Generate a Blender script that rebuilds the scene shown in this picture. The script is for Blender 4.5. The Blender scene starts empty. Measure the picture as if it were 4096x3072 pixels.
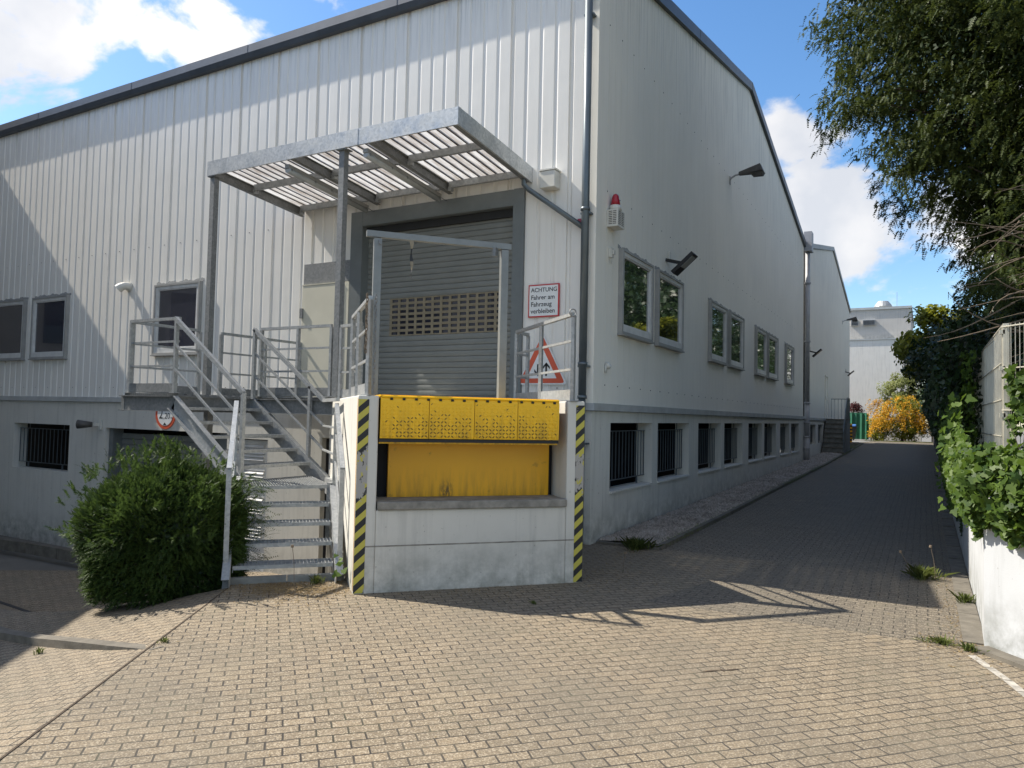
import bpy, math, random
import numpy as np
from mathutils import Vector, Matrix
random.seed(7)
rng = np.random.default_rng(11)
S = bpy.context.scene
COL = S.collection
PI = math.pi

# ---------------------------------------------------------------- camera, sky, sun, exposure
CAM = (3.7448, -8.8325, 1.65)
cam_d = bpy.data.cameras.new('camera')
cam = bpy.data.objects.new('camera', cam_d)
COL.objects.link(cam)
Rm = ((0.87269599, 0.4877747, 0.02185306), (-0.00139888, 0.04725423, -0.99888192), (-0.48826197, 0.87168967, 0.04192092))
mw = Matrix.Identity(4)
for i in range(3):
    mw[i][0] = Rm[0][i]; mw[i][1] = -Rm[1][i]; mw[i][2] = -Rm[2][i]; mw[i][3] = CAM[i]
cam.matrix_world = mw
cam_d.sensor_fit = 'HORIZONTAL'; cam_d.sensor_width = 36.0; cam_d.lens = 2947.59 / 4096 * 36
cam_d.clip_start = 0.05; cam_d.clip_end = 2000
S.camera = cam

SUN = Vector((0.93, 0.145, -1.0)).normalized()       # direction the light travels
sun_el = math.asin(-SUN.z)
sun_az = math.atan2(-SUN.x, -SUN.y)
W = bpy.data.worlds.new('World'); S.world = W; W.use_nodes = True
nt = W.node_tree; nt.nodes.clear()
def wn(t, **k):
    n = nt.nodes.new(t)
    for a, b in k.items(): setattr(n, a, b)
    return n
sky = wn('ShaderNodeTexSky', sky_type='NISHITA', sun_disc=False)
sky.sun_elevation = sun_el; sky.sun_rotation = sun_az; sky.altitude = 50; sky.air_density = 1.0; sky.dust_density = 0.6; sky.ozone_density = 2.0
tc = wn('ShaderNodeTexCoord')
def wmath(op, a, b=None, c=None, clamp=False):
    n = wn('ShaderNodeMath', operation=op, use_clamp=clamp)
    for i, v in enumerate((a, b, c)):
        if v is None: continue
        if isinstance(v, (int, float)): n.inputs[i].default_value = v
        else: nt.links.new(v, n.inputs[i])
    return n.outputs[0]
def cdir(az, el):
    az, el = math.radians(az), math.radians(el)
    return (math.sin(az)*math.cos(el), math.cos(az)*math.cos(el), math.sin(el))
def blob(az, el, r0, r1):
    d = wn('ShaderNodeVectorMath', operation='DOT_PRODUCT'); d.inputs[1].default_value = cdir(az, el)
    nt.links.new(tc.outputs['Generated'], d.inputs[0])
    m = wn('ShaderNodeMapRange'); m.clamp = True
    m.inputs['From Min'].default_value = math.cos(math.radians(r1)); m.inputs['From Max'].default_value = math.cos(math.radians(r0))
    nt.links.new(d.outputs['Value'], m.inputs['Value'])
    return m.outputs[0]
mp = wn('ShaderNodeMapping'); mp.inputs['Scale'].default_value = (1, 1, 1.6)
nt.links.new(tc.outputs['Generated'], mp.inputs['Vector'])
nz = wn('ShaderNodeTexNoise'); nz.inputs['Scale'].default_value = 5.5; nz.inputs['Detail'].default_value = 9; nz.inputs['Roughness'].default_value = 0.56; nz.inputs['Distortion'].default_value = 0.25
nt.links.new(mp.outputs[0], nz.inputs['Vector'])
nf = wn('ShaderNodeTexNoise'); nf.inputs['Scale'].default_value = 4; nf.inputs['Detail'].default_value = 6
mp2 = wn('ShaderNodeMapping'); mp2.inputs['Location'].default_value = (3.1, 1.7, 0.4)
nt.links.new(tc.outputs['Generated'], mp2.inputs['Vector']); nt.links.new(mp2.outputs[0], nf.inputs['Vector'])
m = blob(-60, 26, 2, 10)
for b in (blob(-53, 26.5, 1, 8), blob(-66, 30, 3, 12), blob(-5, 14, 2, 9), blob(-9.2, 20, 0, 3.5), blob(2, 11, 2, 11), blob(-1, 9.5, 1, 7), blob(12, 14, 3, 16), blob(-56, 37, 3, 12), blob(88, 32, 15, 55), blob(180, 44, 12, 42)):  # last two blobs: unseen clouds added to fill the walls with neutral light
    m = wmath('MAXIMUM', m, b)
dens = wmath('ADD', wmath('MULTIPLY', nz.outputs['Fac'], 2.6), wmath('MULTIPLY', m, 0.54))
mr = wn('ShaderNodeMapRange'); mr.clamp = True; mr.interpolation_type = 'SMOOTHSTEP'
mr.inputs['From Min'].default_value = 1.60; mr.inputs['From Max'].default_value = 1.84
nt.links.new(dens, mr.inputs['Value'])
cr = wn('ShaderNodeValToRGB')
cr.color_ramp.elements[0].position = 0.36; cr.color_ramp.elements[0].color = (0.60, 0.615, 0.65, 1)
cr.color_ramp.elements[1].position = 0.62; cr.color_ramp.elements[1].color = (1.06, 1.0, 0.93, 1)
nt.links.new(nf.outputs['Fac'], cr.inputs['Fac'])
bg1 = wn('ShaderNodeBackground'); bg1.inputs['Strength'].default_value = 0.13
bg2 = wn('ShaderNodeBackground'); bg2.inputs['Strength'].default_value = 0.80
hs = wn('ShaderNodeHueSaturation'); hs.inputs['Saturation'].default_value = 1.22
nt.links.new(sky.outputs[0], hs.inputs['Color']); nt.links.new(hs.outputs[0], bg1.inputs['Color'])
nt.links.new(cr.outputs[0], bg2.inputs['Color'])
mx = wn('ShaderNodeMixShader'); out = wn('ShaderNodeOutputWorld')
nt.links.new(wmath('MULTIPLY', mr.outputs[0], 0.93), mx.inputs[0]); nt.links.new(bg1.outputs[0], mx.inputs[1]); nt.links.new(bg2.outputs[0], mx.inputs[2])
nt.links.new(mx.outputs[0], out.inputs['Surface'])
sd = bpy.data.lights.new('sun', 'SUN'); sd.energy = 5.0; sd.angle = math.radians(0.5); sd.color = (1.0, 0.93, 0.82)
so = bpy.data.objects.new('sun', sd); COL.objects.link(so)
so.rotation_euler = SUN.to_track_quat('-Z', 'Y').to_euler(); so.location = (-20, -3, 25)
S.view_settings.view_transform = 'Standard'; S.view_settings.look = 'None'; S.view_settings.gamma = 1.0
S.view_settings.exposure = 0.70; S.view_settings.use_curve_mapping = False
S.render.engine = 'CYCLES'
S.cycles.max_bounces = 8; S.cycles.transparent_max_bounces = 12
S.cycles.sample_clamp_indirect = 6.0

# ---------------------------------------------------------------- materials
class NB:
    def __init__(s, name):
        s.m = bpy.data.materials.new(name); s.m.use_nodes = True
        s.t = s.m.node_tree; s.t.nodes.clear()
        s.out = s.n('ShaderNodeOutputMaterial')
        s.b = s.n('ShaderNodeBsdfPrincipled'); s.l(s.b.outputs[0], s.out.inputs['Surface'])
        s._tc = None
    def n(s, t, **k):
        x = s.t.nodes.new(t)
        for a, b in k.items(): setattr(x, a, b)
        return x
    def l(s, a, b): s.t.links.new(a, b)
    def put(s, v, inp):
        if isinstance(v, (int, float)): inp.default_value = v
        elif isinstance(v, (tuple, list)):
            inp.default_value = tuple(v) + (1,) if len(v) == 3 and inp.type == 'RGBA' else v
        else: s.l(v, inp)
    def obj(s):
        if not s._tc: s._tc = s.n('ShaderNodeTexCoord')
        return s._tc.outputs['Object']
    def pos(s):
        return s.n('ShaderNodeNewGeometry').outputs['Position']
    def map(s, v, scale=(1, 1, 1), rot=(0, 0, 0), loc=(0, 0, 0)):
        m = s.n('ShaderNodeMapping'); s.l(v, m.inputs[0])
        m.inputs['Scale'].default_value = scale; m.inputs['Rotation'].default_value = rot; m.inputs['Location'].default_value = loc
        return m.outputs[0]
    def noise(s, v, scale, detail=4, rough=0.5, dist=0):
        n = s.n('ShaderNodeTexNoise'); s.l(v, n.inputs['Vector'])
        n.inputs['Scale'].default_value = scale; n.inputs['Detail'].default_value = detail
        n.inputs['Roughness'].default_value = rough; n.inputs['Distortion'].default_value = dist
        return n.outputs['Fac']
    def vor(s, v, scale, feat='F1', out='Distance'):
        n = s.n('ShaderNodeTexVoronoi'); n.feature = feat; s.l(v, n.inputs['Vector']); n.inputs['Scale'].default_value = scale
        return n.outputs[out]
    def math(s, op, a, b=0.0, c=0.0, clamp=False):
        n = s.n('ShaderNodeMath', operation=op, use_clamp=clamp)
        s.put(a, n.inputs[0]); s.put(b, n.inputs[1]); s.put(c, n.inputs[2]); return n.outputs[0]
    def rng(s, v, a, b, c=0.0, d=1.0):
        n = s.n('ShaderNodeMapRange'); n.clamp = True; s.l(v, n.inputs['Value'])
        n.inputs['From Min'].default_value = a; n.inputs['From Max'].default_value = b
        n.inputs['To Min'].default_value = c; n.inputs['To Max'].default_value = d
        return n.outputs[0]
    def mix(s, f, a, b, blend='MIX'):
        n = s.n('ShaderNodeMix', data_type='RGBA', blend_type=blend)
        s.put(f, n.inputs[0]); s.put(a, n.inputs[6]); s.put(b, n.inputs[7]); return n.outputs[2]
    def xyz(s, v):
        n = s.n('ShaderNodeSeparateXYZ'); s.l(v, n.inputs[0]); return n.outputs
    def bump(s, h, strength=0.3, dist=0.01, nrm=None):
        n = s.n('ShaderNodeBump'); s.l(h, n.inputs['Height']); n.inputs['Strength'].default_value = strength; n.inputs['Distance'].default_value = dist
        if nrm is not None: s.l(nrm, n.inputs['Normal'])
        return n.outputs[0]
    def fin(s, col=None, rough=None, metal=None, nrm=None, spec=None):
        if col is not None: s.put(col, s.b.inputs['Base Color'])
        if rough is not None: s.put(rough, s.b.inputs['Roughness'])
        if metal is not None: s.put(metal, s.b.inputs['Metallic'])
        if nrm is not None: s.l(nrm, s.b.inputs['Normal'])
        if spec is not None: s.b.inputs['Specular IOR Level'].default_value = spec
        return s.m

def m_simple(name, col, rough=0.6, metal=0.0, var=0.12, scale=6.0, spec=None, bump=0.0, bscale=60):
    b = NB(name); p = b.pos()
    f = b.noise(p, scale, 5, 0.6)
    c = b.mix(b.rng(f, 0.3, 0.7), tuple(x*(1-var) for x in col), tuple(min(1, x*(1+var)) for x in col))
    nrm = b.bump(b.noise(p, bscale, 3), bump, 0.004) if bump else None
    return b.fin(c, rough, metal, nrm, spec)

def m_clad(name, col, dirt=0.35, r0=0.30):
    b = NB(name); p = b.pos()
    st = b.noise(b.map(p, (5, 5, 0.35)), 2.0, 6, 0.6)
    big = b.noise(p, 0.8, 3)
    c = b.mix(b.math('MULTIPLY', b.rng(st, 0.45, 0.8), dirt), col, tuple(x*0.72 for x in col))
    c = b.mix(b.rng(big, 0.3, 0.75, 0, 0.14), c, (0.42, 0.43, 0.42))
    # dirty run-off below the roof edge
    z = b.xyz(p)[2]
    drip = b.math('MULTIPLY', b.rng(b.noise(b.map(p, (22, 22, 0.5)), 1.0, 3, 0.7), 0.5, 0.68), b.rng(z, 7.0, 7.85, 0, 0.45))
    c = b.mix(drip, c, (0.16, 0.17, 0.18))
    dent = b.noise(p, 1.6, 2)
    return b.fin(c, b.rng(st, 0.3, 0.8, r0, r0+0.2), 0.0, b.bump(dent, 0.25, 0.02))

def m_plaster(name, col, base_z=0.0, dirt=0.6):
    b = NB(name); p = b.pos(); z = b.xyz(p)[2]
    big = b.noise(p, 1.3, 6, 0.6); st = b.noise(b.map(p, (7, 7, 0.5)), 1.6, 5, 0.65)
    c = b.mix(b.rng(big, 0.35, 0.75, 0, 0.4), col, tuple(x*0.78 for x in col))
    c = b.mix(b.math('MULTIPLY', b.rng(st, 0.5, 0.75), 0.28), c, (0.2, 0.2, 0.185))
    low = b.math('MULTIPLY', b.rng(z, base_z, base_z+0.55, 1, 0), b.rng(b.noise(p, 5, 6, 0.7), 0.35, 0.62))
    c = b.mix(b.math('MULTIPLY', low, dirt), c, (0.12, 0.125, 0.095))
    spots = b.rng(b.noise(p, 26, 2, 0.5), 0.71, 0.75)
    c = b.mix(b.math('MULTIPLY', spots, 0.5), c, (0.15, 0.14, 0.12))
    return b.fin(c, 0.88, 0, b.bump(b.noise(p, 90, 3), 0.25, 0.003))

def m_galv(name, v=0.42, metal=0.55, rough=0.5):
    b = NB(name); p = b.obj()
    sp = b.vor(p, 38, out='Color'); s1 = b.xyz(sp)[0]
    f = b.noise(p, 5, 5, 0.6)
    c = b.mix(s1, (v*0.8, v*0.84, v*0.85), (v*1.12, v*1.14, v*1.13))
    c = b.mix(b.rng(f, 0.45, 0.75, 0, 0.5), c, (v*0.65, v*0.68, v*0.68))
    return b.fin(c, b.rng(f, 0.3, 0.7, rough-0.08, rough+0.14), metal)

def m_paving(name, ang, bw=0.165, rh=0.085, tone=(0.272, 0.216, 0.142), off=0.5, bump=0.6):
    b = NB(name); p = b.pos()
    wob = b.n('ShaderNodeTexNoise'); b.l(p, wob.inputs['Vector']); wob.inputs['Scale'].default_value = 1.1; wob.inputs['Detail'].default_value = 3
    wv = b.n('ShaderNodeVectorMath', operation='MULTIPLY_ADD'); b.l(wob.outputs['Color'], wv.inputs[0]); wv.inputs[1].default_value = (0.05, 0.05, 0); b.l(p, wv.inputs[2])
    q = b.map(wv.outputs[0], (1, 1, 0), (0, 0, -ang))
    br = b.n('ShaderNodeTexBrick'); b.l(q, br.inputs['Vector'])
    br.offset = off; br.inputs['Scale'].default_value = 1.0; br.inputs['Brick Width'].default_value = bw; br.inputs['Row Height'].default_value = rh
    br.inputs['Mortar Size'].default_value = 0.0055; br.inputs['Mortar Smooth'].default_value = 0.3; br.inputs['Bias'].default_value = 0.0
    t = tone
    br.inputs['Color1'].default_value = (t[0]*0.86, t[1]*0.86, t[2]*0.86, 1); br.inputs['Color2'].default_value = (t[0]*1.14, t[1]*1.12, t[2]*1.1, 1)
    br.inputs['Mortar'].default_value = (0.035, 0.03, 0.023, 1)
    sp = b.noise(p, 95, 2, 0.6)
    agg = b.vor(p, 130, out='Color')
    c = b.mix(b.rng(sp, 0.3, 0.75, 0, 0.75), br.outputs['Color'], (0.09, 0.08, 0.065), 'MULTIPLY')
    c = b.mix(b.rng(b.xyz(agg)[0], 0.62, 0.95, 0, 0.62), c, (0.48, 0.41, 0.30))
    c = b.mix(b.rng(b.xyz(agg)[1], 0.7, 0.95, 0, 0.4), c, (0.10, 0.09, 0.08))
    mort = br.outputs['Fac']
    moss = b.math('MULTIPLY', mort, b.rng(b.noise(p, 2.2, 4), 0.5, 0.7))
    c = b.mix(mort, c, b.mix(b.rng(b.noise(b.map(p, loc=(2, 9, 0)), 1.6, 5, 0.7), 0.5, 0.68), (0.028, 0.023, 0.018), (0.10, 0.085, 0.06)))
    oil = b.rng(b.noise(b.map(p, loc=(1, 4, 0)), 3.2, 2, 0.4), 0.70, 0.76, 0, 0.45); c = b.mix(oil, c, (0.05, 0.045, 0.04))
    c = b.mix(b.math('MULTIPLY', moss, 0.5), c, (0.07, 0.075, 0.025))
    big = b.noise(p, 0.55, 5, 0.6)
    c = b.mix(b.rng(big, 0.40, 0.68, 0, 0.5), c, (0.13, 0.115, 0.09))
    big2 = b.noise(b.map(p, loc=(7, 3, 0)), 1.7, 5, 0.65)
    c = b.mix(b.rng(big2, 0.55, 0.8, 0, 0.3), c, (0.29, 0.24, 0.155))
    h = b.math('SUBTRACT', b.math('MULTIPLY', sp, 0.25), mort)
    tl = b.n('ShaderNodeTexBrick'); b.l(q, tl.inputs['Vector'])
    tl.offset = off; tl.inputs['Scale'].default_value = 1.0; tl.inputs['Brick Width'].default_value = bw; tl.inputs['Row Height'].default_value = rh
    tl.inputs['Mortar Size'].default_value = 0.0; tl.inputs['Color1'].default_value = (0, 0, 0, 1); tl.inputs['Color2'].default_value = (1, 1, 1, 1)
    h = b.math('ADD', h, b.math('MULTIPLY', tl.outputs['Color'], 0.35))
    return b.fin(c, 0.85, 0, b.bump(h, bump, 0.006))

def m_leaf(name, c1, c2, trans=0.3, rough=0.5, spec=0.4, clump=1.5):
    b = NB(name)
    g = b.n('ShaderNodeNewGeometry'); r = g.outputs['Random Per Island']; p = g.outputs['Position']
    f = b.noise(p, clump, 3, 0.6)
    c = b.mix(b.math('ADD', b.math('MULTIPLY', r, 0.55), b.rng(f, 0.3, 0.7, 0, 0.45)), c1, c2)
    b.fin(c, rough, 0, None, spec)
    tr = b.n('ShaderNodeBsdfTranslucent'); b.l(b.mix(0.5, c, c2), tr.inputs['Color'])
    ms = b.n('ShaderNodeMixShader'); ms.inputs[0].default_value = trans
    b.l(b.b.outputs[0], ms.inputs[1]); b.l(tr.outputs[0], ms.inputs[2]); b.l(ms.outputs[0], b.out.inputs['Surface'])
    return b.m

def m_glass(name, tint=(0.012, 0.016, 0.02), refl=0.32):
    b = NB(name); b.fin(tint, 0.08, 0)
    gl = b.n('ShaderNodeBsdfGlossy'); gl.inputs['Roughness'].default_value = 0.02
    nz_ = b.noise(b.pos(), 1.8, 2); b.l(b.bump(nz_, 0.02, 0.02), gl.inputs['Normal'])
    fr = b.n('ShaderNodeLayerWeight'); fr.inputs['Blend'].default_value = 0.35
    f = b.math('ADD', b.math('MULTIPLY', fr.outputs['Fresnel'], 0.6), refl*0.6, clamp=True)
    ms = b.n('ShaderNodeMixShader'); b.l(f, ms.inputs[0]); b.l(b.b.outputs[0], ms.inputs[1]); b.l(gl.outputs[0], ms.inputs[2]); b.l(ms.outputs[0], b.out.inputs['Surface'])
    return b.m

M = {}
M['clad'] = m_clad('white_cladding', (0.80, 0.775, 0.72))
M['clad2'] = m_clad('white_panel_cladding', (0.86, 0.825, 0.735), 0.2, 0.62)
M['plaster'] = m_plaster('white_plaster', (0.66, 0.65, 0.59))
M['plaster_low'] = m_plaster('white_plaster_ramp', (0.62, 0.605, 0.55), -1.1)
M['flash'] = m_simple('ledge_flashing', (0.46, 0.47, 0.46), 0.5, 0.1, 0.15, 3)
M['fascia'] = m_simple('dark_roof_metal', (0.085, 0.095, 0.11), 0.45, 0.4, 0.15, 3)
M['roof'] = m_simple('roof_sheet', (0.12, 0.12, 0.125), 0.6)
M['dark'] = m_simple('dark_interior', (0.018, 0.018, 0.02), 0.9)  # near-black: the shade of unlit insides is put into the colour
M['joint'] = m_simple('dark_joint', (0.10, 0.10, 0.10), 0.9)
M['galv'] = m_galv('galvanised_steel', 0.40)
M['galvd'] = m_galv('weathered_galvanised_steel', 0.24, 0.45, 0.55)
M['alu'] = m_galv('canopy_aluminium', 0.56, 0.55, 0.38)
M['pipe'] = m_simple('grey_pipe', (0.13, 0.155, 0.17), 0.4, 0.45, 0.12, 3)
M['pipe_l'] = m_simple('light_grey_pipe', (0.36, 0.36, 0.37), 0.5, 0.1)
M['jamb'] = m_simple('blue_grey_door_frame', (0.155, 0.17, 0.17), 0.45, 0.2, 0.1, 4)
M['shutter'] = m_simple('grey_shutter', (0.20, 0.208, 0.195), 0.42, 0.1, 0.08, 3)
M['gate'] = m_simple('grey_barrier_paint', (0.21, 0.22, 0.215), 0.4, 0.2, 0.12, 7)
M['beige'] = m_simple('beige_vision_frame', (0.23, 0.195, 0.13), 0.5)
M['cream'] = m_simple('cream_door_paint', (0.60, 0.57, 0.46), 0.45, 0.0, 0.06, 2)
M['winframe'] = m_simple('window_frame', (0.60, 0.60, 0.585), 0.45)
M['wintrim'] = m_simple('window_outer_trim', (0.31, 0.31, 0.30), 0.5, 0.1)
M['glass'] = m_glass('window_glass', (0.02, 0.028, 0.026), 0.75)
M['glassd'] = m_glass('dark_window_glass', (0.028, 0.03, 0.045), 0.2)
M['concrete'] = m_plaster('concrete', (0.62, 0.60, 0.54), 0.0, 0.6)
M['sill'] = m_simple('weathered_sill', (0.24, 0.225, 0.195), 0.85, 0, 0.35, 9, bump=0.4)
M['ribdirt'] = m_simple('dirt_filled_rib', (0.11, 0.085, 0.06), 0.8, 0, 0.4, 10)
M['worn'] = m_simple('worn_brown_metal', (0.17, 0.095, 0.02), 0.7)
M['black'] = m_simple('black_plastic', (0.014, 0.014, 0.015), 0.5)
M['rubber'] = m_simple('black_rubber', (0.02, 0.02, 0.02), 0.7)
M['white'] = m_simple('white_paint', (0.74, 0.75, 0.74), 0.4, 0, 0.04)
M['offwhite'] = m_simple('offwhite_plastic', (0.58, 0.57, 0.52), 0.5, 0, 0.08)
M['red'] = m_simple('red_sign_paint', (0.50, 0.035, 0.035), 0.35, 0, 0.06)
M['orange_red'] = m_simple('faded_red_sign_paint', (0.60, 0.10, 0.045), 0.4, 0, 0.1)
M['redlamp'] = m_simple('red_beacon_lens', (0.34, 0.012, 0.03), 0.2, 0, 0.05)
M['ink'] = m_simple('black_ink', (0.012, 0.012, 0.014), 0.5)
M['lampgrey'] = m_simple('weathered_lamp_housing', (0.085, 0.08, 0.075), 0.6, 0.2, 0.3, 14)
M['lens'] = m_simple('clear_lamp_lens', (0.36, 0.37, 0.36), 0.2)
M['mastic'] = m_simple('grey_sealant', (0.30, 0.305, 0.30), 0.8, 0, 0.2, 20)
M['step'] = m_simple('stained_concrete_step', (0.19, 0.195, 0.18), 0.9, 0, 0.3, 6, bump=0.3)
M['kerb'] = m_simple('concrete_kerb', (0.14, 0.125, 0.10), 0.9, 0, 0.3, 8, bump=0.5)
M['wallp'] = m_plaster('painted_retaining_wall', (0.52, 0.535, 0.55), -0.05, 0.8)
M['fence'] = m_simple('cream_fence_wire', (0.54, 0.51, 0.42), 0.5, 0.2, 0.15, 5)
M['bark'] = m_simple('bark', (0.075, 0.055, 0.04), 0.9, 0, 0.3, 20, bump=0.6)
M['twig'] = m_simple('dead_twigs', (0.17, 0.13, 0.09), 0.9, 0, 0.3, 20)
M['paint_w'] = m_simple('worn_white_marking', (0.36, 0.335, 0.29), 0.85, 0, 0.45, 14)
M['soil'] = m_simple('soil_litter', (0.07, 0.05, 0.033), 0.95, 0, 0.4, 25, bump=0.8)
M['pave_u'] = m_paving('forecourt_pavers', math.radians(47.08))
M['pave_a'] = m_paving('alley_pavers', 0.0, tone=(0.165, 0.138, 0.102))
M['pave_r'] = m_paving('ramp_pavers', math.radians(21), tone=(0.275, 0.216, 0.142))
M['yew'] = m_leaf('yew_needles', (0.016, 0.034, 0.012), (0.095, 0.12, 0.024), 0.28, 0.6, 0.25, 1.2)
M['yewdark'] = m_leaf('shaded_yew_needles', (0.010, 0.022, 0.008), (0.03, 0.05, 0.014), 0.1, 0.7, 0.2, 1.2)  # darker copy of the yew needles, inner crown shade put into the colour
M['yewb'] = m_leaf('yew_bush_needles', (0.012, 0.032, 0.010), (0.085, 0.135, 0.028), 0.3, 0.6, 0.25, 3.2)
M['ivy'] = m_leaf('ivy_leaves', (0.010, 0.038, 0.010), (0.115, 0.18, 0.018), 0.32, 0.5, 0.25, 6)
M['hedge'] = m_leaf('hedge_leaves', (0.014, 0.032, 0.012), (0.04, 0.075, 0.022), 0.25, 0.4, 0.5, 1.0)
M['broad'] = m_leaf('shrub_leaves', (0.07, 0.11, 0.02), (0.36, 0.36, 0.04), 0.4, 0.45, 0.4, 1.5)
M['pale'] = m_leaf('pale_shrub_leaves', (0.10, 0.13, 0.035), (0.34, 0.36, 0.12), 0.4, 0.5, 0.3, 1.0)
M['bloom'] = m_leaf('orange_blossom', (0.42, 0.22, 0.015), (0.78, 0.44, 0.03), 0.2, 0.6, 0.2, 2.0)
M['purple'] = m_leaf('purple_shrub_leaves', (0.05, 0.012, 0.014), (0.13, 0.035, 0.035), 0.3, 0.5, 0.3)
M['grass'] = m_leaf('grass_blades', (0.05, 0.085, 0.015), (0.19, 0.22, 0.06), 0.35, 0.6, 0.3, 6)
M['straw'] = m_leaf('dry_litter', (0.12, 0.075, 0.035), (0.32, 0.24, 0.12), 0.1, 0.8, 0.2, 6)
M['pebble'] = m_leaf('pebbles', (0.11, 0.09, 0.07), (0.50, 0.44, 0.37), 0.0, 0.7, 0.3, 3)
M['net'] = m_simple('green_windbreak_net', (0.015, 0.13, 0.07), 0.7, 0, 0.2, 2)
M['blue'] = m_simple('blue_bin_lid', (0.05, 0.16, 0.45), 0.4)
M['bin'] = m_simple('dark_bin_plastic', (0.03, 0.032, 0.035), 0.5)

# yellow paint with dirt
def m_yellow(name, col, zlo, zhi, amt):
    b = NB(name); p = b.pos(); z = b.xyz(p)[2]
    c = b.mix(b.rng(b.noise(p, 1.5, 4), 0.3, 0.75, 0, 0.5), col, tuple(x*0.8 for x in col))
    st = b.rng(b.noise(b.map(p, (14, 14, 1.5)), 1.2, 5, 0.7), 0.42, 0.7)
    lo = b.rng(z, zlo, zhi, 1, 0)
    c = b.mix(b.math('MULTIPLY', b.math('MULTIPLY', st, lo), amt), c, (0.05, 0.035, 0.012))
    ob = b.xyz(b.obj()); dx_ = b.math('ABSOLUTE', b.math('SUBTRACT', ob[0], 0.92))
    pt = b.math('MULTIPLY', b.math('MULTIPLY', b.rng(dx_, 0.02, 0.09, 1, 0), b.rng(ob[2], 0.9, 1.02, 1, 0)), b.rng(b.noise(b.map(p, (3, 3, 1)), 14, 4, 0.7), 0.4, 0.55))
    c = b.mix(b.math('MULTIPLY', pt, 0.85), c, (0.05, 0.035, 0.012))
    sc = b.rng(b.noise(p, 9, 5, 0.7), 0.62, 0.7)
    c = b.mix(b.math('MULTIPLY', sc, 0.35), c, (0.10, 0.065, 0.01))
    return b.fin(c, 0.42, 0.0)
M['yellow'] = m_yellow('yellow_panel_paint', (0.86, 0.42, 0.003), 0.8, 1.15, 0.6)
M['yellow_lip'] = m_yellow('yellow_lip_paint', (0.92, 0.52, 0.004), 1.35, 1.75, 0.7)
# hazard tape: stripes in the dock's own x/z
def m_hazard(name, along='s', slope=0.9, period=0.135):
    b = NB(name); o = b.xyz(b.obj())
    v = b.math('SUBTRACT', o[2], b.math('MULTIPLY', o[0], slope))
    f = b.math('FRACT', b.math('DIVIDE', v, period)); f = b.math('GREATER_THAN', f, 0.5)
    c = b.mix(f, (0.018, 0.018, 0.02), (0.50, 0.44, 0.07))
    p = b.obj()
    w = b.noise(b.map(p, (1, 1, 0.6)), 16, 6, 0.7)
    zz = o[2]
    band = b.math('MULTIPLY', b.rng(zz, 0.78, 0.95, 0, 0.20), b.rng(zz, 1.22, 1.32, 1, 0))
    worn = b.rng(b.math('ADD', w, band), 0.635, 0.655)
    c = b.mix(worn, c, (0.36, 0.34, 0.31))
    return b.fin(c, 0.6, 0)
M['hazard'] = m_hazard('hazard_tape')
M['hazard2'] = m_hazard('hazard_tape_bollard', slope=-0.9, period=0.3)
# translucent roof sheet with dirt
b_ = NB('translucent_roof_sheet'); p_ = b_.pos()
dd = b_.rng(b_.noise(b_.map(p_, (7, 0.9, 1)), 1.3, 6, 0.72), 0.40, 0.66)
cc = b_.mix(b_.math('MULTIPLY', dd, 0.75), (0.62, 0.63, 0.64), (0.17, 0.12, 0.08))
b_.fin(cc, 0.4)
tl_ = b_.n('ShaderNodeBsdfTranslucent'); b_.l(cc, tl_.inputs['Color'])
tp_ = b_.n('ShaderNodeBsdfTransparent'); b_.l(cc, tp_.inputs['Color'])
m1_ = b_.n('ShaderNodeMixShader'); m1_.inputs[0].default_value = 0.62; b_.l(b_.b.outputs[0], m1_.inputs[1]); b_.l(tl_.outputs[0], m1_.inputs[2])
m2_ = b_.n('ShaderNodeMixShader'); m2_.inputs[0].default_value = 0.10; b_.l(m1_.outputs[0], m2_.inputs[1]); b_.l(tp_.outputs[0], m2_.inputs[2])
b_.l(m2_.outputs[0], b_.out.inputs['Surface']); M['trans'] = b_.m
# rear building render
M['bbw'] = m_plaster('rear_building_render', (0.78, 0.75, 0.69), 0.5, 0.3)
M['bbg'] = m_plaster('rear_building_grey_render', (0.56, 0.53, 0.49), 7.6, 0.8)
M['wing'] = m_simple('side_building_render', (0.42, 0.40, 0.37), 0.85, 0, 0.08, 2)
M['land'] = m_simple('surrounding_ground', (0.16, 0.15, 0.13), 0.95, 0, 0.3, 0.5)

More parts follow.
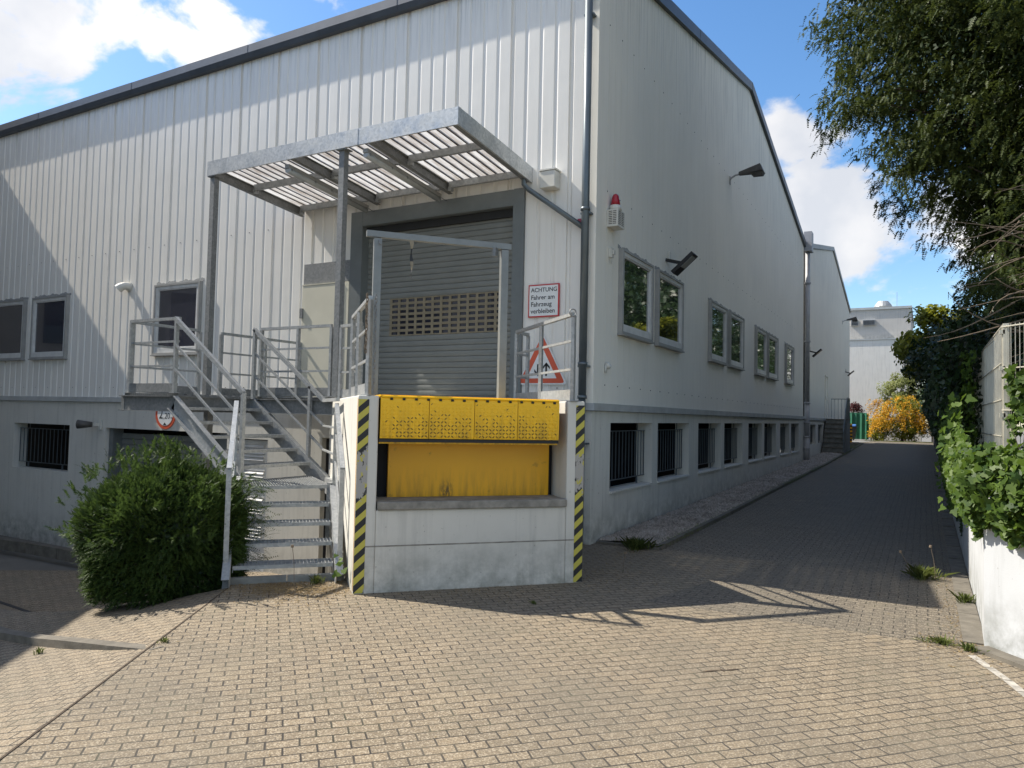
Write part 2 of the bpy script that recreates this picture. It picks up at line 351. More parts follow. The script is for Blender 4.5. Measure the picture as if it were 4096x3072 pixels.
# ---------------------------------------------------------------- mesh helpers
class MB:
    def __init__(s): s.v = []; s.f = []; s.mi = []; s.cur = 0
    def face(s, *pts):
        n = len(s.v); s.v += [tuple(p) for p in pts]; s.f.append(tuple(range(n, n+len(pts)))); s.mi.append(s.cur)
    def poly(s, vs, fs):
        n = len(s.v); s.v += [tuple(p) for p in vs]
        for f in fs: s.f.append(tuple(n+i for i in f)); s.mi.append(s.cur)
    def box(s, x0, x1, y0, y1, z0, z1):
        s.poly([(x0,y0,z0),(x1,y0,z0),(x1,y1,z0),(x0,y1,z0),(x0,y0,z1),(x1,y0,z1),(x1,y1,z1),(x0,y1,z1)],
               [(0,3,2,1),(4,5,6,7),(0,1,5,4),(1,2,6,5),(2,3,7,6),(3,0,4,7)])
        return s
    def beam(s, p, q, w, h, up=(0,0,1)):
        p = Vector(p); q = Vector(q); d = (q-p).normalized(); u = Vector(up)
        if abs(d.dot(u)) > 0.98: u = Vector((1,0,0)) if abs(d.x) < 0.9 else Vector((0,1,0))
        r = d.cross(u).normalized(); u = r.cross(d).normalized()
        vs = [e + r*(a*w/2) + u*(b*h/2) for e in (p, q) for a, b in ((-1,-1),(1,-1),(1,1),(-1,1))]
        s.poly(vs, [(0,1,2,3),(7,6,5,4),(0,4,5,1),(1,5,6,2),(2,6,7,3),(3,7,4,0)])
        return s
    def tube(s, pts, r, n=10, caps=True):
        pts = [Vector(p) for p in pts]
        rs = r if isinstance(r, (list, tuple)) else [r]*len(pts)
        rings = []; pr = None
        for i, p in enumerate(pts):
            d = (pts[min(i+1, len(pts)-1)] - pts[max(i-1, 0)]).normalized()
            if pr is None: pr = d.orthogonal().normalized()
            pr = (pr - d*pr.dot(d)).normalized(); b = d.cross(pr)
            rings.append([p + (pr*math.cos(2*PI*k/n) + b*math.sin(2*PI*k/n))*rs[i] for k in range(n)])
        base = len(s.v)
        for rg in rings: s.v += [tuple(x) for x in rg]
        for i in range(len(rings)-1):
            for k in range(n):
                a = base+i*n+k; c = base+i*n+(k+1) % n
                s.f.append((a, c, c+n, a+n)); s.mi.append(s.cur)
        if caps:
            s.f.append(tuple(base+k for k in reversed(range(n)))); s.mi.append(s.cur)
            s.f.append(tuple(base+(len(rings)-1)*n+k for k in range(n))); s.mi.append(s.cur)
        return s
    def prism(s, poly, z0, z1):
        n = len(poly)
        s.poly([(x,y,z0) for x,y in poly]+[(x,y,z1) for x,y in poly],
               [tuple(reversed(range(n))), tuple(range(n, 2*n))]+[(i,(i+1)%n,n+(i+1)%n,n+i) for i in range(n)])
        return s
    def ext(s, poly, a, b):            # poly: list of 3D points, extruded by vector from a to b offsets
        n = len(poly); a = Vector(a); b = Vector(b)
        P = [Vector(p) for p in poly]
        s.poly([p+a for p in P]+[p+b for p in P], [tuple(reversed(range(n))), tuple(range(n, 2*n))]+[(i,(i+1)%n,n+(i+1)%n,n+i) for i in range(n)])
        return s
    def build(s, name, mat, parent=None, smooth=False, loc=None, rz=0.0):
        me = bpy.data.meshes.new(name); me.from_pydata(s.v, [], s.f)
        for mt in (mat if isinstance(mat, (list, tuple)) else [mat]): me.materials.append(mt)
        if any(s.mi): me.polygons.foreach_set('material_index', s.mi)
        if smooth: me.polygons.foreach_set('use_smooth', [len(f) == 4 for f in s.f])
        me.update()
        o = bpy.data.objects.new(name, me); COL.objects.link(o)
        if parent is not None: o.parent = parent
        if loc is not None: o.location = loc; o.rotation_euler.z = rz
        return o
def tag(o, label=None, cat=None, group=None, kind=None):
    for k, v in (('label', label), ('category', cat), ('group', group), ('kind', kind)):
        if v: o[k] = v
    return o
def thing(name, loc, label, cat, rz=0.0, group=None):
    o = bpy.data.objects.new(name, None); COL.objects.link(o); o.location = loc; o.rotation_euler.z = rz
    o.empty_display_size = 0.2
    return tag(o, label, cat, group)
def box(name, mat, parent, *a): return MB().box(*a).build(name, mat, parent)
def np_mesh(name, V, F, nper, mat, parent=None):
    me = bpy.data.meshes.new(name); nf = len(F)
    me.vertices.add(len(V)); me.vertices.foreach_set('co', np.ascontiguousarray(V, dtype=np.float32).ravel())
    me.loops.add(nf*nper); me.loops.foreach_set('vertex_index', np.ascontiguousarray(F, dtype=np.int32).ravel())
    me.polygons.add(nf); me.polygons.foreach_set('loop_start', np.arange(0, nf*nper, nper, dtype=np.int32))
    me.polygons.foreach_set('loop_total', np.full(nf, nper, dtype=np.int32))
    me.materials.append(mat); me.update(calc_edges=True)
    o = bpy.data.objects.new(name, me); COL.objects.link(o)
    if parent is not None: o.parent = parent
    return o
def nrmz(a): return a/np.maximum(np.linalg.norm(a, axis=-1, keepdims=True), 1e-9)

def cells(a0, a1, z0, z1, holes):
    """rectangles of a wall left around its holes (holes: a0,a1,z0,z1)"""
    xs = sorted({a0, a1} | {h[0] for h in holes} | {h[1] for h in holes}); res = []
    for i in range(len(xs)-1):
        l, r = xs[i], xs[i+1]; c = (l+r)/2; z = z0
        for h in sorted([h for h in holes if h[0] < c < h[1]], key=lambda h: h[2]):
            if h[2] > z: res.append((l, r, z, h[2]))
            z = h[3]
        if z < z1: res.append((l, r, z, z1))
    return res

# ---------------------------------------------------------------- ground heights
DCU, DSU = math.cos(math.radians(47.08)), math.sin(math.radians(47.08))
def gz(x, y):
    x = np.asarray(x, float); y = np.asarray(y, float)
    dl = x*(-0.837) + (y+6.93)*(-0.548)
    t = np.clip(dl/7.0, 0, 1)
    drop = -1.08*(1-(1-t)**1.35)
    alley = np.interp(y, [0.5, 3.7, 9, 18.6, 35, 40], [0, 0.03, 0.1, 0.2, 0.5, 0.5])
    w = np.clip((x+0.5)/0.5, 0, 1)
    ds = (x+0.77)*DCU+(y+3.64)*DSU; dt = -(x+0.77)*DSU+(y+3.64)*DCU
    sink = np.where(ds < 0.3, -1.05*np.clip((dt-0.66)/(0.03+np.maximum(0, -ds-1.05)*1.4), 0, 1), 0)
    z = np.where(dl > 0, drop, 0) + np.where(y > 0.5, alley*w, 0)
    return np.where(y < 0.4, np.minimum(z, sink), z)

def sheet(name, mat, poly_test, x0, x1, y0, y1, step, dz=0.0, kind='structure'):
    nx = int((x1-x0)/step)+1; ny = int((y1-y0)/step)+1
    X, Y = np.meshgrid(np.linspace(x0, x1, nx), np.linspace(y0, y1, ny))
    Z = gz(X, Y)+dz
    V = np.stack([X, Y, Z], -1).reshape(-1, 3)
    i = np.arange((nx-1)*(ny-1)); r = i//(nx-1); c = i % (nx-1); a = r*nx+c
    F = np.stack([a, a+1, a+nx+1, a+nx], -1)
    cx = (X[:-1, :-1]+X[1:, 1:]).ravel()/2; cy = (Y[:-1, :-1]+Y[1:, 1:]).ravel()/2
    F = F[poly_test(cx, cy)]
    o = np_mesh(name, V, F, 4, mat); tag(o, kind=kind); return o

def dleft(x, y): return x*(-0.837)+(y+6.93)*(-0.548)
# a big sheet to the horizon, 12 mm below the paving
g = MB(); g.face((-400,-400,-1.25),(400,-400,-1.25),(400,500,-1.25),(-400,500,-1.25)); tag(g.build('ground', M['land']), kind='structure')
# forecourt: strips clipped along the seam so that its edge is a clean line
def strip_mesh(name, mat, rows, kind='structure'):
    V = []; F = []
    n = len(rows[0])
    for r in rows: V += r
    for i in range(len(rows)-1):
        for k in range(n-1):
            a = i*n+k; F.append((a, a+1, a+n+1, a+n))
    me = MB(); me.v = V; me.f = F; me.mi = [0]*len(F)
    return tag(me.build(name, mat), kind=kind)
def P3(x, y, dz=0): return (x, y, float(gz(x, y))+dz)
sdir = np.array([-0.5478, 0.8366])
rows = []
for sy in list(np.linspace(-18.6, -4.4, 24))+[-4.2, -3.944, -3.8, -3.6, -3.4, -3.19, -2.8, -2.35]:
    sx = sdir[0]*(sy+6.93)/0.8366
    if -3.944 < sy <= -3.19: sx = -1.253+0.681*(sy+3.19)/0.732
    elif sy > -3.19: sx = -1.25
    rows.append([(sx+(30-sx)*u, sy, 0.0) for u in np.linspace(0, 1, 9)])
strip_mesh('forecourt_paving', M['pave_u'], rows)
# behind the dock line: forecourt pattern left of x=1.0, alley pattern right
strip_mesh('dock_apron_paving', M['pave_u'], [[(x, y, 0.0) for x in np.linspace(-1.1, 1.55+0.25*(y+2.35), 6)] for y in np.linspace(-2.35, 0.3, 6)])
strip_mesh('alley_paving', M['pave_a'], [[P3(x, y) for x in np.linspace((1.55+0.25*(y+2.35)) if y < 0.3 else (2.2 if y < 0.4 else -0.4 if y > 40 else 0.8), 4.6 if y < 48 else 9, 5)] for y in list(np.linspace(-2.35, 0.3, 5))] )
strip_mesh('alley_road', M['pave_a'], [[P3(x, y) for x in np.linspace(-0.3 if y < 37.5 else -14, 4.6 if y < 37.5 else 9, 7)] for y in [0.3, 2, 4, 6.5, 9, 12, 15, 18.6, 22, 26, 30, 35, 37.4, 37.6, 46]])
# ramp to the garage: everything left of the seam
rows = []
for d in list(np.linspace(0, 6, 41))+list(np.linspace(6.5, 30, 40)):
    r = []
    for t in list(np.linspace(-14, 0, 24))+list(np.linspace(0.2, 9.0, 56)):
        x = sdir[0]*t-0.837*d; y = min(-6.93+sdir[1]*t-0.548*d, 0.38)
        r.append((x, y, float(gz(x, y))))
    rows.append(r)
strip_mesh('ramp_paving', M['pave_r'], rows)
sheet('sunken_yard', M['pave_r'], lambda x, y: (dleft(x, y) < 0.08) & ((-(x+0.77)*DSU+(y+3.64)*DCU) > 0.62) & (((x+0.77)*DCU+(y+3.64)*DSU) < 0.25), -4.6, -0.4, -4.4, 0.36, 0.07, -0.012)
w = MB(); c0 = Vector((-0.77, -3.64, 0)); uu = Vector((DCU, DSU, 0)); nn0 = Vector((-DSU, DCU, 0))
for a_, c_ in ((-1.08, -0.56), (-0.555, -0.02)): w.beam(c0+uu*a_+nn0*0.63+Vector((0, 0, -0.06)), c0+uu*c_+nn0*0.63+Vector((0, 0, -0.06)), 0.07, 0.24)
tag(w.build('yard_kerb', M['step']), kind='structure')
w = MB(); w.beam(c0+uu*-1.08+nn0*0.64+Vector((0, 0, -0.6)), c0+uu*-0.02+nn0*0.64+Vector((0, 0, -0.6)), 0.04, 1.0); tag(w.build('yard_retaining_edge', M['concrete']), kind='structure')
# kerb between the ramp and the lower yard
kp = [(-0.84, -5.58), (-1.3, -5.60), (-1.85, -5.58), (-2.4, -5.52), (-3.1, -5.40), (-4.2, -5.15), (-6.0, -4.9), (-9, -4.9)]
kb = MB()
for i in range(len(kp)-1):
    (x0, y0), (x1, y1) = kp[i], kp[i+1]
    z0 = float(gz(x0, y0)); z1 = float(gz(x1, y1)); h0 = min(0.06, 0.003+0.03*i); h1 = min(0.06, 0.003+0.03*(i+1))
    w = 0.10
    kb.poly([(x0,y0,z0-.2),(x1,y1,z1-.2),(x1,y1+w,z1-.2),(x0,y0+w,z0-.2),(x0,y0,z0+h0),(x1,y1,z1+h1),(x1,y1+w,z1+h1),(x0,y0+w,z0+h0)],
            [(0,3,2,1),(4,5,6,7),(0,1,5,4),(1,2,6,5),(2,3,7,6),(3,0,4,7)])
tag(kb.build('ramp_kerb', M['kerb']), kind='structure')
# kerb at the foot of the ramp wall
kb = MB()
for i, x in enumerate(np.arange(-22, -8.5, 1.0)):
    y0, y1 = -1.25+0.02*i, -1.25+0.02*(i+1)
    kb.beam((x, y0, float(gz(x, y0))+0.0), (x+0.985, y1, float(gz(x+1, y1))+0.0), 0.1, 0.2)
tag(kb.build('wall_foot_kerb', M['kerb']), kind='structure')
kb = MB()
pp = [(-3.9, -4.35), (-4.6, -3.95), (-5.4, -3.7), (-7, -3.6), (-10, -3.9)]
for a, c in zip(pp[:-1], pp[1:]): kb.beam(P3(*a, 0.006), P3(*c, 0.006), 0.05, 0.02)
tag(kb.build('ramp_drain', M['rubber']), kind='structure')

# ---------------------------------------------------------------- warehouse
XL = -26.0
wh = thing('warehouse', (0, 0, 0), 'big white metal clad warehouse with gable wall facing the alley', 'building')
plinth_holes = [(-13.77, -11.66, 0.27, 1.24), (-10.43, -6.9, -1.3, 1.22), (-6.85, -5.9, -1.3, 1.14), (-4.68, -3.75, -1.3, 1.22)]
w = MB()
for a0, a1, z0, z1 in cells(XL, -0.28, -1.4, 1.725, plinth_holes): w.box(a0, a1, 0.02, 0.30, z0, z1)
w.build('plinth_wall', M['plaster_low'], wh)
ro = [(0.68, 2.47), (2.75, 4.57), (5.20, 6.99), (7.30, 9.13), (9.81, 11.56), (11.87, 13.69), (14.37, 16.06), (16.45, 18.13)]
w = MB()
for a0, a1, z0, z1 in cells(0.02, 19.0, -0.3, 1.725, [(a, c, 0.63, 1.57) for a, c in ro]): w.box(-0.28, -0.02, a0, a1, z0, z1)
w.build('gable_plinth_wall', M['plaster'], wh)
# near-black panels behind the openings, coloured to stand in for unlit rooms
w = MB()
w.box(XL, -0.5, 3.0, 3.1, -1.3, 1.7); w.box(-4.0, -3.9, 3.1, 37, -1.3, 1.7); w.box(XL, -0.29, 0.31, 37, 1.74, 1.80); w.box(XL, -0.29, 0.31, 37, -1.24, -1.2)
w.build('basement', M['dark'], wh)
w = MB(); w.box(XL, 0.035, -0.035, 0.0, 1.73, 1.826); w.build('ledge', M['flash'], wh)
w = MB(); w.box(0.0, 0.035, 0.001, 19.0, 1.73, 1.826); w.build('ledge', M['flash'], wh)
# corrugated long wall
def clad(w, x0, x1, z0, z1):
    p = 0.2305; xs = []; x = -0.40
    while x > x0+0.02:
        if x < x1: xs.append(x)
        x -= p
    prof = [(x1, 0.0)]; k0 = 0
    for i, x in enumerate(xs):
        idx = round((-0.40-x)/p)
        dep = 0.028 if idx % 4 == 0 else 0.011
        wd = 0.034
        if x+wd >= x1-0.005 or x-wd <= x0+0.005: continue
        if idx % 4 == 0:
            prof += [(x+0.052, 0.0), (x+0.022, dep), (x-0.018, dep), (x-0.024, 0.0)]
        else:
            prof += [(x+0.045, 0.0), (x+0.022, dep*0.9), (x-0.012, dep), (x-0.022, 0.0)]
    prof.append((x0, 0.0))
    for (a, ya), (c, yc) in zip(prof[:-1], prof[1:]):
        w.face((a, ya, z0), (a, ya, z1), (c, yc, z1), (c, yc, z0))
w = MB()
DX0, DX1, DZ1 = -3.93, -1.21, 4.57
clad(w, XL, DX0, 1.826, 7.9); clad(w, DX1, -0.17, 1.826, 7.9); clad(w, DX0, DX1, DZ1, 7.9)
w.box(XL, DX0-0.01, 0.045, 0.09, 1.826, 7.9); w.box(DX1+0.01, -0.17, 0.045, 0.09, 1.826, 7.9); w.box(DX0-0.01, DX1+0.01, 0.045, 0.09, DZ1+0.01, 7.9)
w.cur = 1; x = -0.515
while x > -15:       # screw heads
    for z in (2.02, 4.72):
        if z > 4 and (x > -5.6): continue
        if not (DX0 < x < DX1): w.box(x-0.008, x+0.008, -0.006, 0.002, z-0.006, z+0.006)
    x -= 0.461
for z in np.arange(2.3, 7.8, 0.42): w.box(-0.152, -0.14, -0.012, -0.0055, z, z+0.012)
w.build('corrugated_wall', [M['clad'], M['lampgrey']], wh)
w = MB(); w.box(-0.17, 0.006, -0.006, 0.03, 1.826, 7.95); w.box(-0.03, 0.006, 0.03, 0.14, 1.826, 8.1); w.build('corner_flashing', M['clad2'], wh)
# gable wall of narrow planks
def gtop(y): return 7.93 + (9.80-7.93)*(1-abs(y-9.5)/9.5)
def gable(w, y0, y1, z0, top, x1=0.0):
    y = y0
    while y < y1-0.02:
        e = min(y+0.236, y1)
        a, c = y+0.004, e-0.004
        for q0, q1 in ((a, c),):
            pts = [(x1, q0, z0), (x1, q1, z0), (x1, q1, top(q1)), (x1, q0, top(q0))]
            w.ext(pts, (-0.03, 0, 0), (0, 0, 0))
        y = e
gw = MB(); gable(gw, 0.14, 18.95, 1.826, gtop)
w = MB(); w.ext([(-0.012, 0.14, 1.85), (-0.012, 18.95, 1.85), (-0.012, 18.95, gtop(18.95)-0.05), (-0.012, 9.5, gtop(9.5)-0.05), (-0.012, 0.14, gtop(0.14)-0.05)], (-0.05, 0, 0), (0, 0, 0)); w.build('joint_backing', M['joint'], wh)
w = MB()
y = 0.15
while y < 18.8: w.box(0.0, 0.005, y, min(y+2.36, 18.94)-0.006, 1.83, 2.16); y += 2.36
w.build('base_trim', M['clad2'], wh)
w = gw; w.cur = 1
for y in np.arange(0.38, 18.9, 0.4725): w.box(0.005, 0.014, y-0.006, y+0.006, 2.07, 2.084)
for i, y in enumerate(np.arange(0.38, 18.9, 0.4725)): w.box(-0.001, 0.006, y-0.006, y+0.006, 4.70, 4.712); w.box(-0.001, 0.006, y-0.006, y+0.006, 7.00, 7.012)
w.build('gable_wall', [M['clad2'], M['lampgrey']], wh)
# roof, fascias, gutter
w = MB()
w.ext([(XL, -0.02, 7.92), (XL, 9.5, 9.85), (XL, 18.95, 7.92), (XL, 18.95, 8.0), (XL, 9.5, 9.95), (XL, -0.02, 8.0)], (0, 0, 0), (-XL+0.02, 0, 0)); w.build('roof', M['roof'], wh)
w = MB()
def fasc(w, y0, z0, y1, z1, n, X0=-0.02, X1=0.075, h=0.2):
    for i in range(n):
        a, c = i/n, (i+1)/n
        ya, yb = y0+(y1-y0)*a, y0+(y1-y0)*c; za, zb = z0+(z1-z0)*a, z0+(z1-z0)*c
        s_ = 0.004 if i % 2 else 0.0
        w.ext([(X0, ya, za), (X0, yb, zb), (X0, yb, zb+h), (X0, ya, za+h)], (0, 0, 0), (X1-X0-s_, 0, 0))
fasc(w, -0.1, 7.83, 9.5, 9.75, 4); fasc(w, 9.5, 9.75, 19.05, 7.85, 4)
w.build('gable_fascia', M['fascia'], wh)
w = MB()
for i in range(16):
    x0 = -0.02-i*1.64; s_ = 0.003 if i % 2 else 0
    w.ext([(x0, -0.13+s_, 8.02), (x0, -0.13+s_, 7.88), (x0, -0.09, 7.80), (x0, 0.0, 7.80), (x0, 0.0, 8.0), (x0, -0.03, 8.02)], (0, 0, 0), (-1.636, 0, 0))
w.build('gutter', M['fascia'], wh)
# corner downpipe
w = MB(); px, py = -0.105, -0.105
w.tube([(px, py, 1.92), (px, py, 7.86)], 0.052, 14); w.tube([(px+0.0, py, -0.02), (px, py, 1.93)], 0.046, 14)
for z in (7.2, 4.35, 2.33, 1.90): w.tube([(px, py, z-0.02), (px, py, z+0.02)], 0.063, 14)
w.build('downpipe', M['pipe'], wh, smooth=True)
for z in (6.95, 4.30, 2.30, 1.3): box('pipe_bracket', M['pipe'], wh, px-0.07, px+0.07, py, 0.0, z-0.012, z+0.012)
w = MB(); y2 = 19.2; x2 = 0.10
w.tube([(x2, y2, 2.3), (x2, y2, 7.75)], 0.085, 14); w.build('rear_downpipe', M['pipe_l'], wh, smooth=True)
w = MB(); w.tube([(x2, y2, 1.1), (x2, y2, 2.32)], 0.09, 14); w.tube([(x2, y2, 0.15), (x2, y2, 1.12)], 0.1, 14)
for z in (2.3, 1.6, 1.1, 0.7): w.tube([(x2, y2, z-0.03), (x2, y2, z+0.03)], 0.11, 14)
w.build('rear_downpipe_foot', M['pipe_l'], wh, smooth=True)
for z in (6.6, 4.5):
    w = MB(); w.tube([(x2, y2, z-0.03), (x2, y2, z+0.03)], 0.11, 14); w.build('pipe_clamp', M['pipe_l'], wh)
w = MB(); w.box(-0.0, 0.26, 18.96, 19.42, 7.72, 8.42); w.build('rain_hopper', M['pipe_l'], wh)

# windows
def window(parent, axis, a0, a1, z0, z1, glass, seal=True):
    """axis 'y': on the long wall (y=0, facing -y); axis 'x': on the gable wall (x=0, facing +x)"""
    def B(w, a, c, d0, d1, z, zz):
        if axis == 'y': w.box(a, c, -d1, -d0, z, zz)
        else: w.box(d0, d1, a, c, z, zz)
    w = MB(); w.cur = 1; t = 0.034
    B(w, a0, a0+t, 0.002, 0.075, z0, z1); B(w, a1-t, a1, 0.002, 0.075, z0, z1)
    B(w, a0+t, a1-t, 0.002, 0.075, z1-t, z1); B(w, a0+t, a1-t, 0.002, 0.075, z0, z0+t)
    B(w, a0-0.012, a1+0.012, 0.001, 0.095, z0-0.022, z0-0.001)
    w.cur = 0; i = t; k = 0.055
    b0, b1, y0, y1 = a0+i, a1-i, z0+i, z1-i
    B(w, b0, b0+k, 0.004, 0.058, y0, y1); B(w, b1-k, b1, 0.004, 0.058, y0, y1)
    B(w, b0+k, b1-k, 0.004, 0.058, y1-k, y1); B(w, b0+k, b1-k, 0.004, 0.058, y0, y0+k*1.6)
    c0, c1, v0, v1 = b0+k, b1-k, y0+k*1.6, y1-k; k2 = 0.022
    B(w, c0, c0+k2, 0.006, 0.046, v0, v1); B(w, c1-k2, c1, 0.006, 0.046, v0, v1)
    B(w, c0+k2, c1-k2, 0.006, 0.046, v1-k2, v1); B(w, c0+k2, c1-k2, 0.006, 0.046, v0, v0+k2)
    f = w.build('window', [M['winframe'], M['wintrim']], parent)
    w = MB(); B(w, c0+k2-0.002, c1-k2+0.002, 0.008, 0.026, v0+k2-0.002, v1-k2+0.002); w.build('pane', glass, f)
    if seal:
        w = MB(); n = 60; r = random.Random(int(a0*100)); ph_ = r.uniform(0, 6); hs = [0.045+0.012*r.random()+0.014*math.sin(j*0.35+ph_)+0.008*math.sin(j*0.9) for j in range(n)]
        hs = [max(0.03, h) for h in hs]
        for j in range(n):
            u0 = a0-0.03+(a1-a0+0.06)*j/n; u1 = a0-0.03+(a1-a0+0.06)*(j+1)/n
            B(w, u0, u1, 0.001, 0.004+0.0003*(j % 3), z1+0.0005, z1+hs[j])
        w.build('sealant', M['mastic'], f)
    return f
for a0, a1, g_ in ((-15.2, -13.43, M['glassd']), (-13.12, -11.82, M['glassd']), (-8.96, -7.67, M['glassd']), (-18.6, -17.2, M['glassd'])):
    window(wh, 'y', a0, a1, 2.63, 3.95, g_)
for a0, a1 in ((0.83, 2.17), (2.44, 3.82), (5.76, 7.13), (7.43, 8.80), (10.34, 11.72), (11.95, 13.42), (14.94, 16.38)):
    window(wh, 'x', a0, a1, 2.82, 4.02, M['glass'])
# bars in the plinth openings
def grille(parent, axis, a0, a1, z0, z1, dep, n):
    w = MB()
    def P(a, z): return (a, dep, z) if axis == 'y' else (-dep, a, z)
    w.beam(P(a0, z1), P(a1, z1), 0.03, 0.012); w.beam(P(a0, z0), P(a1, z0), 0.03, 0.012)
    for i in range(n+1):
        a = a0+(a1-a0)*i/n; w.beam(P(a, z0), P(a, z1), 0.012, 0.012)
    for f in (0.18, 0.82):
        a = a0+(a1-a0)*f; w.beam(P(a, z0-0.11), P(a, z0), 0.025, 0.02); w.beam(P(a, z1), P(a, z1+0.12), 0.012, 0.012)
    return w.build('window_grille', M['pipe'], parent)
for a, c in ro: grille(wh, 'x', a+0.01, c-0.02, 0.75, 1.45, 0.15, 13)
grille(wh, 'y', -13.72, -11.70, 0.40, 1.13, 0.14, 14)
w = MB()
for a, c in ro: w.box(-0.27, 0.012, a+0.005, c-0.005, 0.605, 0.632)
w.build('opening_sills', M['plaster'], wh)
# roller shutter with its steel frame
sh = MB(); zt = 4.56; n = 33; pitch = (zt-1.826)/n
for i in range(n):
    z = 1.826+i*pitch
    pr = [(0.132, z), (0.122, z+0.004), (0.1165, z+pitch*0.3), (0.1155, z+pitch*0.6), (0.119, z+pitch*0.93), (0.132, z+pitch)]
    grid = 12 <= i < 19
    xs = [(DX0, DX1)] if not grid else [(DX0, -3.46), (-1.40, DX1)]
    for a, c in xs:
        for (ya, za), (yb, zb) in zip(pr[:-1], pr[1:]): sh.face((c, ya, za), (c, yb, zb), (a, yb, zb), (a, ya, za))
shutter = sh.build('roller_shutter', M['shutter'], wh)
w = MB()
for r in range(12, 19):
    z = 1.826+r*pitch
    w.box(-3.46, -1.40, 0.118, 0.128, z+0.001, z+0.019); w.box(-3.46, -1.40, 0.118, 0.128, z+pitch-0.019, z+pitch-0.001)
    for k in range(14): w.box(-3.46+k*0.1561, -3.46+k*0.1561+0.042, 0.117, 0.127, z+0.019, z+pitch-0.019)
w.build('vision_grid', M['beige'], shutter)
box('vision_pane', M['glassd'], shutter, -3.46, -1.40, 0.134, 0.142, 1.826+12*pitch, 1.826+19*pitch)
w = MB()
w.box(DX0-0.22, DX0-0.001, -0.045, -0.001, 1.83, 4.78); w.box(DX0-0.005, DX0+0.012, -0.044, 0.132, 1.83, 4.58)
w.box(DX1+0.001, DX1+0.16, -0.045, -0.001, 1.83, 4.78); w.box(DX1-0.012, DX1+0.005, -0.044, 0.132, 1.83, 4.58)
w.box(DX0-0.001, DX1+0.001, -0.040, -0.001, 4.55, 4.775); w.box(DX0+0.012, DX1-0.012, -0.02, 0.14, 4.545, 4.56)
w.build('door_frame', M['jamb'], wh)
box('door_head_seal', M['rubber'], wh, DX0+0.013, DX1-0.013, 0.06, 0.112, 4.43, 4.54)
box('shutter_dark_backing', M['dark'], wh, DX0-0.4, DX1+0.4, 0.15, 0.20, 1.83, 4.9)  # thin near-black sheet, its colour stands in for the unlit hall
# cream door left of the shutter
w = MB(); w.box(-5.14, -4.30, -0.06, -0.002, 1.84, 3.68); w.build('side_door', M['cream'], wh)
w = MB(); w.box(-4.295, -4.16, -0.045, -0.002, 1.84, 3.70); w.box(-5.14, -4.30, -0.066, -0.003, 3.685, 3.70); w.build('side_door_frame', M['cream'], wh)
for z in (3.15, 2.15): box('hinge', M['galvd'], wh, -5.16, -5.10, -0.09, -0.06, z, z+0.16)
w = MB(); w.box(-5.14, -4.155, -0.035, -0.002, 3.71, 4.04); w.build('door_lintel_plate', M['galvd'], wh)
box('floor_slab_edge', M['cream'], wh, -5.2, -4.15, -0.02, -0.0021, 1.827, 1.839)
# garage door, louvred door
w = MB()
for i in range(22):
    z = 1.12-0.112*i
    if z < -1.2: break
    w.ext([(-10.3, 0.31, z), (-10.3, 0.30, z-0.012), (-10.3, 0.285, z-0.104), (-10.3, 0.31, z-0.108)], (0, 0, 0), (3.1, 0, 0))
w.build('garage_door', M['shutter'], wh)
w = MB(); w.box(-10.43, -10.30, 0.1, 0.32, -1.3, 1.21); w.build('garage_door_frame', M['jamb'], wh); w = MB(); w.box(-7.2, -6.9, 0.12, 0.30, -1.3, 1.21); w.build('garage_door_frame', M['jamb'], wh)
w = MB(); w.box(-6.83, -5.92, 0.1, 0.16, -1.3, 1.12)
for z0 in (0.75, 0.3, -0.15, -0.6):
    w.box(-6.72, -6.03, 0.085, 0.1, z0, z0+0.015); w.box(-6.72, -6.03, 0.085, 0.1, z0+0.3, z0+0.315)
    for j in range(5): w.ext([(-6.7, 0.098, z0+0.03+j*0.055), (-6.7, 0.07, z0+0.03+j*0.055), (-6.7, 0.098, z0+0.07+j*0.055)], (0, 0, 0), (0.65, 0, 0))
w.build('louvred_door', M['winframe'], wh)
box('doorway_dark_panel', M['dark'], wh, -4.68, -3.75, 0.12, 0.16, -1.3, 1.2)  # near-black panel, the darkness of the doorway is put into its colour

# ---------------------------------------------------------------- second hall along the alley
w2 = thing('rear_warehouse', (0, 19.5, 0), 'second white clad hall further along the alley, behind the rain pipe with hopper', 'building')
def rel(o): o.location = (0, -19.5, 0); return o
def gtop2(y): return 8.0+(9.72-8.0)*(1-abs(y-28.4)/9.1)
w = MB()
y = 19.45
while y < 37.45:
    e = min(y+0.236, 37.5); w.ext([(-0.0, y+0.004, 1.8), (-0.0, e-0.004, 1.8), (-0.0, e-0.004, gtop2(e)), (-0.0, y+0.004, gtop2(y))], (-0.03, 0, 0), (0, 0, 0)); y = e
rel(w.build('gable_wall', M['clad2'], w2))
w = MB(); w.ext([(-0.012, 19.45, 1.8), (-0.012, 37.5, 1.8), (-0.012, 37.5, 7.9), (-0.012, 28.4, 9.6), (-0.012, 19.45, 7.9)], (-0.05, 0, 0), (0, 0, 0)); rel(w.build('joint_backing', M['joint'], w2))
w = MB()
for a0, a1, z0, z1 in cells(19.0, 37.5, 0.0, 1.70, [(21.0, 22.63, 0.75, 1.53), (23.4, 25.0, 0.75, 1.53), (29.5, 31, 0.8, 1.5), (32, 33.5, 0.8, 1.5)]): w.box(-0.28, -0.02, a0, a1, z0, z1)
rel(w.build('plinth_wall', M['plaster'], w2))
rel(box('ledge', M['flash'], w2, 0.0, 0.035, 19.46, 37.5, 1.70, 1.80))
w = MB()
fasc(w, 19.45, 7.95, 28.4, 9.68, 5, -0.02, 0.06, 0.18); fasc(w, 28.4, 9.68, 37.55, 7.95, 4, -0.02, 0.06, 0.18); rel(w.build('gable_fascia', M['wintrim'], w2))
